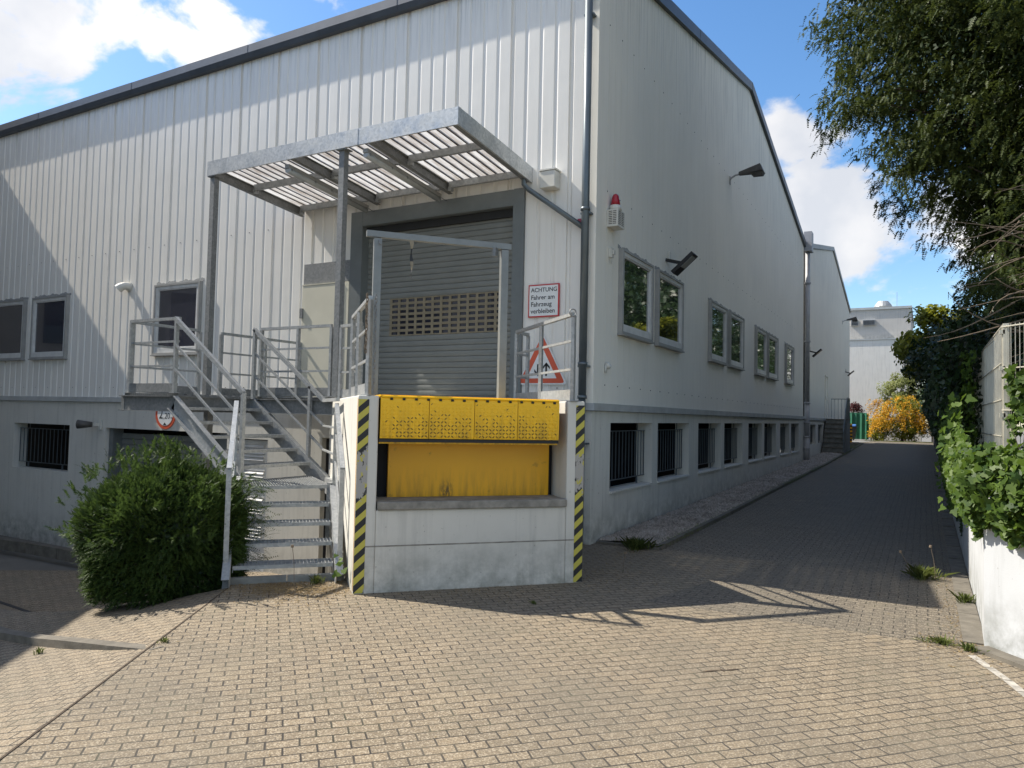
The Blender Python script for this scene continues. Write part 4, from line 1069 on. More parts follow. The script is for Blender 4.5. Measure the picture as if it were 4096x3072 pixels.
hs_ = thing('height_limit_sign', (-8.58, -0.02, 1.5), 'round white sign with red rim reading 2,20 m above the garage door', 'sign')
ho_ = (8.58, 0.02, -1.5)
def disc(w, cx_, cz_, r, y0, y1, n=40): w.ext([(cx_+r*math.cos(2*PI*k/n), y0, cz_+r*math.sin(2*PI*k/n)) for k in range(n)], (0, 0, 0), (0, y1-y0, 0))
w = MB(); disc(w, -8.58, 1.53, 0.285, 0.018, -0.002); o = w.build('board', M['orange_red'], hs_); o.location = ho_
w = MB(); disc(w, -8.58, 1.53, 0.222, -0.0025, -0.005); o = w.build('face', M['white'], hs_); o.location = ho_
w = MB(); text_mesh(w, '2', 0.25, (-8.76, -0.0065, 1.44), kx, kz, (0, -1, 0), 0.0); text_mesh(w, ',20', 0.155, (-8.625, -0.0065, 1.44), kx, kz, (0, -1, 0), 0.0); text_mesh(w, 'm', 0.07, (-8.42, -0.0065, 1.44), kx, kz, (0, -1, 0), 0.0)
w.face((-8.63, -0.0065, 1.32), (-8.53, -0.0065, 1.32), (-8.58, -0.0065, 1.37)); w.face((-8.63, -0.0065, 1.74), (-8.58, -0.0065, 1.69), (-8.53, -0.0065, 1.74))
o = w.build('lettering', M['ink'], hs_); o.location = ho_

# ---------------------------------------------------------------- fixtures on the walls
w = MB(); w.tube([(-9.83, 0, 3.99), (-9.83, -0.10, 3.995), (-9.88, -0.14, 3.97), (-9.92, -0.17, 3.93)], [0.08, 0.075, 0.08, 0.085], 16, caps=False)
w.tube([(-9.83, -0.004, 3.99), (-9.83, -0.02, 3.99)], 0.10, 16); w.tube([(-9.915, -0.166, 3.935), (-9.91, -0.16, 3.94)], 0.07, 12)
tag(w.build('vent_hood', M['offwhite'], smooth=True), 'small white elbow vent pipe on the corrugated wall left of the platform', 'vent')
hn = thing('outdoor_speaker', (-10.5, 0, 1.28), 'small dark horn speaker on a white bracket left of the garage door', 'speaker')
w = MB(); w.box(-0.10, -0.03, -0.03, 0.015, -0.10, 0.10); w.box(-0.16, -0.08, -0.14, -0.03, -0.03, 0.03); w.build('bracket', M['offwhite'], hn)
w = MB(); w.tube([(-0.12, -0.14, 0.0), (-0.22, -0.26, 0.0), (-0.30, -0.32, 0.0)], [0.05, 0.075, 0.09], 14); w.build('horn', M['lampgrey'], hn, True)
jb = thing('junction_box', (-0.64, 0, 4.82), 'white plastic box on the wall right of the canopy', 'box')
w = MB(); w.box(-0.115, 0.115, -0.17, -0.005, -0.13, 0.10); o = w.build('case', M['offwhite'], jb); bv = o.modifiers.new('b', 'BEVEL'); bv.width = 0.008
w = MB(); w.box(-0.125, 0.125, -0.18, -0.004, 0.102, 0.122); w.build('lid', M['offwhite'], jb)
w = MB(); w.box(-0.24, -0.165, -0.05, -0.006, 4.17, 4.25); tag(w.build('red_fire_box', M['redlamp']), 'tiny red box half hidden behind the corner rain pipe', 'box')
sr = thing('siren', (0, 0.5, 4.35), 'white louvred siren box with red beacon on the gable wall', 'siren')
w = MB(); w.box(0.005, 0.16, -0.13, 0.13, -0.13, 0.10); o = w.build('case', M['offwhite'], sr)
w = MB()
for i in range(8):
    z = -0.10+i*0.024
    for y in (-0.075, 0.035): w.box(0.161, 0.163, y-0.03, y+0.05, z, z+0.010)
    for x in (0.03, 0.09): w.box(x, x+0.05, -0.133, -0.131, z, z+0.010)
w.build('louvres', M['lampgrey'], sr)
w = MB(); w.tube([(0.085, -0.03, 0.10), (0.085, -0.03, 0.17)], [0.085, 0.075], 16); w.build('collar', M['offwhite'], sr, True)
w = MB(); w.tube([(0.085, -0.03, 0.171), (0.085, -0.03, 0.25), (0.085, -0.03, 0.30), (0.085, -0.03, 0.325), (0.085, -0.03, 0.335)], [0.068, 0.055, 0.045, 0.028, 0.005], 16); w.build('beacon', M['redlamp'], sr, True)
cm = thing('wall_sensor', (0, 0.5, 3.88), 'small white sensor with cable loop left of the first gable window', 'sensor')
w = MB(); w.box(0.004, 0.05, -0.05, 0.03, -0.06, 0.07); w.box(0.05, 0.07, -0.02, 0.04, -0.02, 0.04); w.build('case', M['offwhite'], cm)
w = MB(); w.tube([(0.02, -0.02, -0.06), (0.03, -0.03, -0.12), (0.03, 0.0, -0.14), (0.02, 0.02, -0.08)], 0.006, 6); w.build('cable', M['offwhite'], cm)
w = MB(); w.tube([(0.003, 0.42, 2.34), (0.05, 0.42, 2.34), (0.07, 0.42, 2.35)], [0.05, 0.045, 0.03], 12); w.box(0.003, 0.03, 0.37, 0.40, 2.24, 2.34)
tag(w.build('pipe_cap', M['offwhite'], smooth=True), 'little round white cap low on the gable wall near the corner pipe', 'cap')
def street_head(loc, label):
    t = thing('wall_lamp', loc, label, 'lamp', group='weathered lamps on arms along the alley')
    w = MB(); w.tube([(0.0, 0, -0.06), (0.03, 0, -0.02), (0.12, -0.0, 0.03), (0.30, 0, 0.06)], 0.022, 8); w.box(0.0, 0.015, -0.03, 0.03, -0.16, 0.02); w.build('arm', M['pipe_l'], t, True)
    w = MB(); w.poly([(0.20,-.05,0.02),(0.20,.05,0.02),(0.20,.05,0.08),(0.20,-.05,0.08),(0.72,-.14,0.03),(0.72,.14,0.03),(0.66,.11,0.19),(0.66,-.11,0.19)],
                    [(0,3,2,1),(4,5,6,7),(0,1,5,4),(1,2,6,5),(2,3,7,6),(3,0,4,7)]); w.build('housing', M['lampgrey'], t)
    w = MB(); w.poly([(0.45,-.10,0.015),(0.45,.10,0.015),(0.73,.12,0.02),(0.73,-.12,0.02),(0.50,-.06,-0.05),(0.50,.06,-0.05),(0.70,.08,-0.05),(0.70,-.08,-0.05)],
                    [(0,1,2,3),(7,6,5,4),(0,4,5,1),(1,5,6,2),(2,6,7,3),(3,7,4,0)]); w.build('lens', M['lampgrey'], t)
    return t
street_head((0.0, 7.5, 7.0), 'weathered lamp on a short arm high on the first gable wall')
street_head((0.0, 33.2, 6.95), 'weathered lamp on a short arm near the end of the second hall')
def flood(loc, label, s=1.0):
    t = thing('floodlight', loc, label, 'lamp', group='black floodlights along the alley')
    w = MB(); w.beam((0.0, -0.05, 0.0), (0.28*s, -0.05, -0.08*s), 0.06*s, 0.05*s); w.build('arm', M['black'], t)
    w = MB(); w.beam((0.14*s, -0.05, -0.24*s), (0.48*s, -0.05, 0.06*s), 0.26*s, 0.06*s, up=(-0.5, 0, 1)); w.build('housing', M['black'], t)
    w = MB(); w.beam((0.285*s, -0.06, -0.155*s), (0.47*s, -0.06, 0.008*s), 0.20*s, 0.01, up=(-0.5, 0, 1)); w.build('lens', M['lens'], t)
    w = MB(); w.box(0.003, 0.03, 0.06, 0.12, 0.02, 0.16); w.build('sensor', M['offwhite'], t)
flood((0.0, 3.05, 4.28), 'black floodlight between and above the two nearest gable windows')
flood((0.0, 20.5, 4.27), 'small black floodlight just behind the rain pipe with hopper', 0.9)
flood((0.0, 34.9, 4.38), 'black floodlight at the far end of the second hall', 0.9)

# ---------------------------------------------------------------- neighbouring buildings
wg = thing('side_building', (-16.9, 0, 0), 'tall rendered building to the left of the yard that throws the big diagonal shadow', 'building')
ex, ey = -0.66, 0.75
A0 = Vector((-16.90, -0.06)); B0 = A0 - Vector((ex, ey))*16; nn = Vector((-0.75, -0.66))
w = MB(); w.prism([tuple(A0), tuple(B0), tuple(B0+nn*12), tuple(A0+nn*12)], -1.3, 9.0); o = w.build('wall', M['wing'], wg); o.location = (16.9, 0, 0)
w = MB(); dA = (B0-A0).normalized(); n3 = -nn.normalized()
for lv_ in (0, 1, 2):
    for k in range(5):
        c = A0+dA*(2+k*2.9); c2 = c+dA*1.3
        w.ext([(c.x, c.y, 0.3+lv_*2.9), (c2.x, c2.y, 0.3+lv_*2.9), (c2.x, c2.y, 1.8+lv_*2.9), (c.x, c.y, 1.8+lv_*2.9)], (0, 0, 0), (n3.x*0.02, n3.y*0.02, 0))
o = w.build('window', M['glassd'], wg); o.location = (16.9, 0, 0)

bb = thing('back_building', (0, 50, 0.5), 'tall pale rendered building with roof vent closing the end of the alley', 'building')
bo = (0, -50, -0.5)
def bl(w, n, m): o = w.build(n, m, bb); o.location = bo; return o
w = MB(); w.box(-14, 3.55, 50, 62, 0.3, 7.62); bl(w, 'lower_wall', M['bbw'])
w = MB(); w.box(-14, 2.93, 50.35, 61.5, 7.70, 9.85); bl(w, 'upper_wall', M['bbg'])
w = MB(); w.box(-14, 3.6, 49.93, 62, 7.62, 7.70); bl(w, 'ledge', M['flash'])
w = MB(); w.box(-14, 3.0, 50.25, 61.6, 9.85, 10.02); bl(w, 'parapet_cap', M['flash'])
w = MB(); w.tube([(1.1, 51.6, 10.0), (1.1, 51.6, 10.2), (1.1, 51.6, 10.35), (1.1, 51.6, 10.6)], [0.45, 0.62, 0.55, 0.36], 16); bl(w, 'roof_vent', M['galv'])
w = MB(); w.tube([(2.0, 52, 10), (2.0, 52, 11.3)], 0.012, 5); bl(w, 'antenna', M['galvd'])
for xa, xb_ in ((-0.95, -0.45), (-0.17, 0.65)):
    w = MB(); w.box(xa, xb_, 50.15, 50.35, 8.72, 9.12)
    o = bl(w, 'louvre_vent', M['flash'])
    q = MB()
    for j in range(7): q.ext([(xa+0.03, 50.147, 8.75+j*0.05), (xa+0.03, 50.12, 8.75+j*0.05), (xa+0.03, 50.147, 8.785+j*0.05)], (0, 0, 0), (xb_-xa-0.06, 0, 0))
    q.build('slats', M['fascia'], o)

# ---------------------------------------------------------------- things at the end of the alley
w = MB(); w.box(-2.2, 0.38, 45.0, 45.03, 0.55, 2.25)
for i in range(9):
    x = -2.1+i*0.3; w.ext([(x, 45.0, 0.55), (x+0.12, 44.96-0.02*(i % 3), 0.55), (x+0.25, 45.0, 0.55)], (0, 0, 0), (0.03*(i % 2), 0, 1.7))
gn = thing('windbreak_fence', (0, 45, 0.5), 'green netting fence screening the bins at the alley end', 'fence')
o = w.build('net', M['net'], gn); o.location = (0, -45, -0.5)
w = MB(); w.tube([(0.4, 45.02, 0.5), (0.4, 45.02, 2.3)], 0.03, 8); w.tube([(-2.2, 45.02, 2.27), (0.4, 45.02, 2.27)], 0.02, 8); o = w.build('post', M['net'], gn); o.location = (0, -45, -0.5)
bn = thing('waste_bin', (-0.45, 43.4, 0.5), 'dark wheeled waste container with blue lid in front of the green netting', 'bin')
w = MB(); w.poly([(-.45,-.3,.16),(.30,-.3,.16),(.30,.35,.16),(-.45,.35,.16),(-.52,-.38,.88),(.40,-.38,.88),(.40,.42,.88),(-.52,.42,.88)], [(0,3,2,1),(4,5,6,7),(0,1,5,4),(1,2,6,5),(2,3,7,6),(3,0,4,7)]); w.build('body', M['bin'], bn)
w = MB(); w.ext([(-.54, -.42, .89), (-.54, .45, .89), (-.54, .45, .97), (-.54, 0.1, 1.03), (-.54, -.42, .95)], (0, 0, 0), (0.9, 0, 0)); w.build('lid', M['blue'], bn)
w = MB(); w.box(0.36, 0.46, -0.40, 0.40, 0.84, 0.9); w.build('rim', M['bin'], bn)
for x in (-0.38, 0.22):
    for y in (-0.25, 0.28):
        w = MB(); w.tube([(x-0.02, y, 0.08), (x+0.02, y, 0.08)], 0.08, 12); w.build('wheel', M['rubber'], bn)
w = MB(); w.box(-0.35, -0.12, -0.372, -0.36, 0.62, 0.70); w.build('sticker', M['white'], bn)
w = MB(); w.box(-0.08, 0.06, -0.05, 0.05, 0.0, 1.1); w.cur = 1
for k in range(5): w.box(-0.083, 0.063, -0.053, -0.05, 0.1+k*0.2, 0.2+k*0.2); w.box(0.06, 0.063, -0.05, 0.053, 0.1+k*0.2, 0.2+k*0.2)
o = w.build('bollard', [M['yellow'], M['black']], loc=(0.03, 38.2, 0.48)); tag(o, 'yellow and black post at the far corner of the second hall', 'bollard')

# ---------------------------------------------------------------- kerb and gravel along the gable wall
w = MB()
y = 0.22
w.box(0.02, 0.44, 0.17, 0.25, -0.1, 0.03); w.box(0.445, 0.86, 0.17, 0.25, -0.1, 0.032)
while y < 35:
    e = y+1.0; w.poly([(0.80,y+.005,-.1),(0.87,y+.005,-.1),(0.87,e,-.1),(0.80,e,-.1),(0.80,y+.005,float(gz(1,y))+.055),(0.87,y+.005,float(gz(1,y))+.055),(0.87,e,float(gz(1,e))+.055),(0.80,e,float(gz(1,e))+.055)],
        [(0,3,2,1),(4,5,6,7),(0,1,5,4),(1,2,6,5),(2,3,7,6),(3,0,4,7)]); y = e
tag(w.build('alley_kerb', M['kerb']), kind='structure')
strip_mesh('gravel_bed', M['soil'], [[P3(x, y, 0.015 + 0.03*(1 if 0.1 < x < 0.7 else 0)) for x in (-0.02, 0.2, 0.5, 0.8)] for y in [0.25, 2, 4, 6.5, 9, 12, 15, 18.6, 22, 26, 30, 35, 37]])
def pebbles(name, n, fx, label):
    c = fx(n); N = len(c)
    r = rng.uniform(0.012, 0.036, N)*(1+c[:, 1]*0.03).clip(1, 2)
    base = np.array([(1,0,0),(0.3,0.95,0),(-0.8,0.6,0),(-0.8,-0.6,0),(0.3,-0.95,0),(0.1,0.05,1.0)])
    ang = rng.uniform(0, 2*PI, N); ca, sa = np.cos(ang), np.sin(ang); asp = rng.uniform(0.6, 1, N)
    V = np.zeros((N, 6, 3)); bx = base[:, 0][None]*1.0; by = base[:, 1][None]*asp[:, None]
    V[:, :, 0] = (bx*ca[:, None]-by*sa[:, None])*r[:, None]; V[:, :, 1] = (bx*sa[:, None]+by*ca[:, None])*r[:, None]; V[:, :, 2] = base[:, 2][None]*r[:, None]
    V += c[:, None, :]
    F = np.array([(0,1,5),(1,2,5),(2,3,5),(3,4,5),(4,0,5)])[None]+(np.arange(N)*6)[:, None, None]
    o = np_mesh(name, V.reshape(-1, 3), F.reshape(-1, 3), 3, M['pebble']); return tag(o, label, kind='stuff', cat='gravel')
def fx(n):
    x = rng.uniform(0.02, 0.79, n); y = 0.28+ (rng.random(n)**1.6)*24; return np.stack([x, y, gz(np.full(n, 1.0), y)+0.03+0.03*np.exp(-((x-0.4)/0.25)**2)], -1)
pebbles('gravel', 26000, fx, 'pale gravel strip between the gable wall and the alley kerb')
def fx2(n):
    x = rng.uniform(-2.3, 4.0, n); y = rng.uniform(-4.5, 30, n); return np.stack([x, y, gz(x, y)], -1)
def litter(name, n, fpos, size, mat, label, flat=True, cat='litter'):
    c = fpos(n); N = len(c); a = rng.uniform(0, 2*PI, N); L = rng.uniform(0.4, 1.0, N)*size
    d = np.stack([np.cos(a), np.sin(a), rng.uniform(0, 0.35, N)], -1)*L[:, None]; s = np.stack([-np.sin(a), np.cos(a), rng.uniform(-.3, .3, N)], -1)*(L*0.35)[:, None]
    c = c+np.array([0, 0, 0.006]); V = np.stack([c-d*0.5, c+s*0.5, c+d*0.5, c-s*0.5], 1)
    F = np.arange(N*4).reshape(N, 4); o = np_mesh(name, V.reshape(-1, 3), F, 4, mat); return tag(o, label, cat, kind='stuff')
def gauss_pts(centers):
    def f(n):
        out_ = []
        tot = sum(c[4] for c in centers)
        for x, y, sx_, sy_, w_ in centers:
            k = int(n*w_/tot); px_ = rng.normal(x, sx_, k); py_ = rng.normal(y, sy_, k); out_.append(np.stack([px_, py_, gz(px_, py_)], -1))
        return np.concatenate(out_)
    return f
litter('leaf_litter', 6500, gauss_pts([(-1.5, -3.85, 0.2, 0.16, 4), (-1.15, -3.7, 0.18, 0.16, 3), (-1.1, -4.1, 0.35, 0.15, 0.7), (0.0, -2.95, 0.35, 0.28, 0.8), (0.8, -1.6, 0.3, 0.5, 1.2), (0.5, -0.4, 0.3, 0.3, 1)]), 0.03, M['straw'], 'brown dry leaf litter around the foot of the stairs and dock')
litter('leaf_litter', 2200, gauss_pts([(4.0, 1.0, 0.12, 2.0, 2), (3.9, 8, 0.15, 5, 2), (4.05, -1.4, 0.1, 0.7, 1.5), (3.95, -2.3, 0.15, 0.15, 1)]), 0.03, M['straw'], 'dry leaves and dust along the foot of the retaining wall')

def tufts(name, spots, label, cat='weed', blades=60, h=0.14, mat='grass', group=None, kind=None, one=None):
    """each spot its own weed; returns nothing"""
    for i, (x, y, r_, hh, lab) in enumerate(spots):
        N = int(blades*(r_/0.1)); ang = rng.uniform(0, 2*PI, N); rr = np.abs(rng.normal(0, 0.42, N))*r_*(0.55+0.45*np.sin(ang*3+i))
        b = np.stack([x+rr*np.cos(ang), y+rr*np.sin(ang), np.zeros(N)], -1); b[:, 2] = gz(b[:, 0], b[:, 1])+0.002
        a2 = ang+rng.normal(0, 0.7, N); lean = rng.normal(0.2, 0.5, N)*r_*0.6; H = rng.uniform(0.4, 1, N)*hh
        d = np.stack([np.cos(a2)*lean, np.sin(a2)*lean, H], -1); s = np.stack([-np.sin(a2), np.cos(a2), np.zeros(N)], -1)*rng.uniform(0.0015, 0.004, N)[:, None]
        V = np.stack([b-s, b+s, b+d*0.6+s+np.array([0,0,1])*(H*0.18)[:, None], b+d, b+d*0.6-s+np.array([0,0,1])*(H*0.18)[:, None]], 1)
        F = np.arange(N*5).reshape(N, 5); o = np_mesh(name, V.reshape(-1, 3), F, 5, M[mat]); tag(o, lab, cat, group)
tufts('grass_tuft', [(0.60, 0.10, 0.30, 0.15, 'large green grass tuft at the corner of the gravel kerb'), (3.72, 0.25, 0.26, 0.14, 'green weed clump with dandelions at the edge of the alley shade'),
  (4.08, -0.75, 0.14, 0.10, 'leafy weed at the foot of the retaining wall in the sun'), (4.02, -2.42, 0.10, 0.06, 'low weed at the corner of the retaining wall, nearest its edge'), (3.85, -2.33, 0.16, 0.05, 'flat dry weed patch in front of the retaining wall corner'),
  (0.55, -1.75, 0.10, 0.10, 'weed at the right foot of the dock'), (-1.32, -3.52, 0.10, 0.09, 'weed behind the lowest stair tread'), (-0.92, -5.42, 0.06, 0.03, 'tiny weed at the tip of the ramp kerb'), (-2.0, -5.68, 0.05, 0.05, 'tiny green weed in front of the ramp kerb'), (0.75, -3.02, 0.0501, 0.03, 'tiny weed in the joint before the dock front')], '', blades=110)
# dry stalks with seed heads
def stalk(x, y, h, lab, lean=0.05):
    z = float(gz(x, y)); w = MB(); w.tube([(x, y, z), (x+lean*0.4, y, z+h*0.6), (x+lean, y-0.01, z+h)], 0.0028, 5); w.tube([(x+lean, y-0.01, z+h-0.012), (x+lean, y-0.01, z+h+0.012)], [0.014, 0.012], 8)
    tag(w.build('seed_stalk', M['twig']), lab, 'weed', 'dry seed stalks')
stalk(3.62, 0.15, 0.28, 'curved dry seed stalk left of the weed clump in the alley', -0.10); stalk(3.85, 0.2, 0.36, 'tallest thin seed stalk above the weed clump in the alley', -0.05); stalk(-1.38, -3.75, 0.38, 'dandelion stalk rising between the stair treads', -0.03); stalk(0.95, -1.35, 0.22, 'dry stalk right of the dock', 0.03)
# scruffy green patches on the gravel
def fx3(n):
    y = 0.3+rng.random(n)**0.8*34; x = rng.normal(0.66, 0.2, n).clip(0.04, 0.93); k = rng.random(n) < (0.25+0.75*(np.sin(y*1.3)+np.sin(y*0.47+2) > 0.2)); x = x[k]; y = y[k]
    return np.stack([x, y, gz(np.full(len(x), 1.0), y)+0.05], -1)
litter('grass_patch', 34000, fx3, 0.05, M['grass'], 'grass and moss growing through the gravel strip by the kerb', cat='grass')

litter('leaf_litter', 260, lambda n: (lambda x, y: np.stack([x, y, gz(x, y)], -1))(rng.uniform(-1.0, 4.0, n), rng.uniform(-6.5, 0, n)), 0.022, M['straw'], 'few dry leaves scattered over the paving')
w = MB()
for i in range(30):
    y0_, y1_ = -3.95-i*0.4, -3.95-(i+1)*0.4; f_ = lambda y: sdir[0]*(y+6.93)/0.8366
    w.face((f_(y0_)-0.008, y0_, 0.004), (f_(y1_)-0.008, y1_, 0.004), (f_(y1_)+0.007, y1_, 0.004), (f_(y0_)+0.007, y0_, 0.004))
tag(w.build('paving_joint', M['soil']), kind='structure')
# paver damage and white marking
w = MB()
for i, (x, y, a, l) in enumerate([(2.52, -3.90, 47, 0.17), (2.63, -3.80, 47, 0.15), (2.58, -3.84, 137, 0.06)]):
    d = Vector((math.cos(math.radians(a)), math.sin(math.radians(a)), 0))*l/2; c = Vector((x, y, 0.004)); nn_ = Vector((-d.y, d.x, 0)).normalized()*0.011
    w.face(c-d, c-nn_, c+d, c+nn_)
tag(w.build('paving_crack', M['soil']), kind='structure')
w = MB()
for a, c in (((4.03, -2.55), (4.12, -2.80)), ((4.125, -2.81), (4.2, -3.02)), ((4.205, -3.03), (4.26, -3.22)), ((4.262, -3.23), (4.33, -3.45)), ((4.335, -3.46), (4.5, -3.95))):
    d = 0.06; w.face((a[0]-d*.3, a[1]-d*.0, 0.004), (c[0]-d*.3, c[1], 0.004), (c[0]+d*.6, c[1]+d*.35, 0.004), (a[0]+d*.6, a[1]+d*.35, 0.004))
tag(w.build('parking_line_marking', M['paint_w']), kind='structure')

# ---------------------------------------------------------------- retaining wall and mesh fence on the right
rw = thing('retaining_wall', (4.15, -2.3, 0), 'pale painted retaining wall on the right with ivy hanging over it', 'wall')
WT = 1.12
path = [(4.24, 60), (4.22, 30), (4.18, 10), (4.16, 0.3), (4.155, -1.5), (4.13, -2.28), (4.60, -2.84), (5.4, -3.8), (8.0, -6.9)]
off = [(4.5, 60), (4.5, 30), (4.46, 10), (4.44, 0.3), (4.43, -1.5), (4.42, -2.18), (4.84, -2.66), (5.62, -3.6), (8.2, -6.7)]
w = MB()
for i in range(len(path)-1):
    a, c, d, e = path[i], path[i+1], off[i+1], off[i]
    w.prism([a, e, d, c], -0.1, WT+ (0.5 if path[i][1] > 10 else 0))
w.build('wall', M['wallp'], rw).location = (-4.15, 2.3, 0)
w = MB(); w.prism([(4.05, -2.4), (4.16, -2.3), (4.62, -2.87), (4.56, -2.95)], -0.02, 0.03); w.build('foot_kerb', M['kerb'], rw).location = (-4.15, 2.3, 0)
w = MB(); y = -2.2
while y < 20: w.box(4.00, 4.15, y, y+0.97, -0.02, 0.012+float(gz(1, y+.5))); y += 0.98
w.build('gutter_stones', M['kerb'], rw).location = (-4.15, 2.3, 0)
fe = thing('mesh_fence', (4.4, -0.4, WT), 'galvanised double wire mesh fence standing on the retaining wall', 'fence')
fo = (-4.4, 0.4, -WT)
w = MB()
fz0, fz1 = WT+0.06, 2.62
for y in np.arange(-0.35, 6.2, 0.05): w.box(4.397, 4.403, y-0.003, y+0.003, fz0, fz1)
for z in (1.2, 1.55, 1.9, 2.25, 2.6):
    w.box(4.388, 4.394, -0.35, 6.2, z-0.004, z+0.004); w.box(4.406, 4.412, -0.35, 6.2, z-0.004, z+0.004)
o = w.build('side_panel', M['fence'], fe); o.location = fo
w = MB(); fd = Vector((0.62, -0.785, 0)).normalized(); f0 = Vector((4.4, -0.38, 0))
for k in range(60):
    p = f0+fd*(0.05*k); w.beam(p+Vector((0, 0, fz0)), p+Vector((0, 0, fz1+0.0)), 0.006, 0.006)
for z in (1.2, 1.4, 1.8, 2.2, 2.6):
    for s_ in (-0.008, 0.008):
        nn_ = Vector((-fd.y, fd.x, 0))*s_; w.beam(f0+nn_+Vector((0, 0, z)), f0+fd*3.0+nn_+Vector((0, 0, z)), 0.007, 0.010)
o = w.build('front_panel', M['fence'], fe); o.location = fo
w = MB(); w.box(4.405, 4.455, -0.40, -0.35, WT, 2.63); 
for z in (1.3, 1.75, 2.2, 2.55): w.box(4.375, 4.42, -0.40, -0.36, z-0.02, z+0.02)
for y in (2.1, 4.6): w.box(4.42, 4.46, y, y+0.04, WT, 2.63)
o = w.build('post', M['fence'], fe); o.location = fo

# ---------------------------------------------------------------- vegetation
def leaves(name, C, Nrm, size, mat, parent, shape='leaf', jitter=0.5):
    """flat leaves at centres C with normals Nrm"""
    N = len(C); Nrm = nrmz(Nrm+rng.normal(0, jitter, (N, 3)))
    t = nrmz(np.cross(Nrm, rng.normal(0, 1, (N, 3)))); b = np.cross(Nrm, t)
    # tips hang downwards a little
    L = size*rng.uniform(0.6, 1.25, N)
    if shape == 'ivy':
        prof = np.array([(0, -0.42), (0.28, -0.46), (0.5, -0.12), (0.26, -0.02), (0.22, 0.22), (0, 0.6), (-0.22, 0.22), (-0.26, -0.02), (-0.5, -0.12), (-0.28, -0.46)])
    elif shape == 'oval': prof = np.array([(0, -0.5), (0.26, -0.1), (0.22, 0.22), (0, 0.5), (-0.22, 0.22), (-0.26, -0.1)])
    else: prof = np.array([(0, -0.5), (0.28, 0.0), (0, 0.5), (-0.28, 0.0)])
    K = len(prof); fold = np.abs(prof[:, 0])*0.35
    V = C[:, None, :]+(t[:, None, :]*prof[None, :, :1]+b[:, None, :]*prof[None, :, 1:2]+Nrm[:, None, :]*fold[None, :, None])*L[:, None, None]
    return np_mesh(name, V.reshape(-1, 3), np.arange(N*K).reshape(N, K), K, mat, parent)

def sprays(name, P, D, L, mat, parent, nn=11, nl=0.03, nw=0.006, droop=0.25):
    """needle sprays: base P, direction D (unit), length L"""
    N = len(P); side = nrmz(np.cross(D, rng.normal(0, 0.5, (N, 3))+np.array([0, 0, 1.0])))
    k = (np.arange(nn)+0.5)/nn
    base = P[:, None, :]+D[:, None, :]*(k[None, :, None]*L[:, None, None])-np.array([0, 0, 1.0])*(droop*(k[None, :, None]**2)*L[:, None, None])
    taper = (1.0-0.55*k)[None, :, None]
    out_ = []
    for sg in (-1, 1):
        dirn = side[:, None, :]*sg*0.85+D[:, None, :]*0.55+rng.normal(0, 0.12, (N, nn, 3))
        tip = base+dirn*nl*taper
        w_ = D[:, None, :]*nw
        out_.append(np.stack([base-w_*0.6, base+w_*0.9, tip], 2))
    # twig itself as one thin sliver
    V = np.concatenate(out_, 1).reshape(-1, 3)
    F = np.arange(len(V)).reshape(-1, 3)
    return np_mesh(name, V, F, 3, mat, parent)

def limb(w, p, q, r0, r1, n=6, bend=0.15, seg=5, rd=None):
    p = Vector(p); q = Vector(q); L = (q-p).length; pts = []; off = Vector((rd.uniform(-1, 1), rd.uniform(-1, 1), rd.uniform(-.3, .8)))*bend*L
    for i in range(seg+1):
        f = i/seg; pts.append(p.lerp(q, f)+off*math.sin(PI*f))
    w.tube(pts, [r0+(r1-r0)*i/seg for i in range(seg+1)], n)
    return pts

# --- yew bush left of the stairs
yb = thing('yew_bush', (-3.0, -4.15, -0.1), 'rounded dark green yew bush at the foot of the steel stairs', 'bush')
yo = (3.0, 4.15, 0.1)
def bush_pts(cx_, cy_, cz_, rx, ry, rz, n, lump=0.12, zmin=None):
    """clipped dome: upright sides below, rounded top"""
    H = cz_+rz+0.12; u = rng.random(n); az = rng.uniform(0, 2*PI, n)
    zz_ = -0.12+H*np.where(u < 0.55, u/0.55*0.62, 0.62+0.38*np.sin((u-0.55)/0.45*PI/2))
    tt = np.clip((zz_+0.12)/H, 0, 1)
    prof = np.where(tt < 0.62, 0.86+0.14*np.sin(tt/0.62*PI/2), np.sqrt(np.clip(1-((tt-0.62)/0.385)**2, 0, 1)))
    prof = prof*np.where(u > 0.8, np.sqrt(rng.random(n)), 1)
    lum = 1+lump*0.6*np.sin(az*3+zz_*4)+lump*0.5*np.sin(az*7-zz_*6+1)
    f = prof*lum*(1-0.28*rng.random(n)**2.5)
    p = np.stack([cx_+np.cos(az)*rx*f, cy_+np.sin(az)*ry*f, zz_+rng.normal(0, 0.02, n)], -1)
    up = np.clip((tt-0.5)*2, 0, 1)
    d = nrmz(np.stack([np.cos(az)*(1.05-up*prof*0.2), np.sin(az)*(1.05-up), up*1.1], -1))
    return p, d
p, d = bush_pts(-2.73, -4.10, 0.36, 0.70, 0.70, 0.66, 24000)
keep = (p[:, 2] > -0.15)
p, d = p[keep], d[keep]
dd_ = nrmz(d*0.9+rng.normal(0, 0.45, p.shape)+np.array([0, 0, 0.55])*(d[:, 2:3] > 0.1)+np.array([0.0, 0, -0.1]))
o = sprays('foliage', p, dd_, rng.uniform(0.05, 0.12, len(p)), M['yewb'], yb, nn=8, nl=0.022, nw=0.007, droop=0.15); o.location = yo
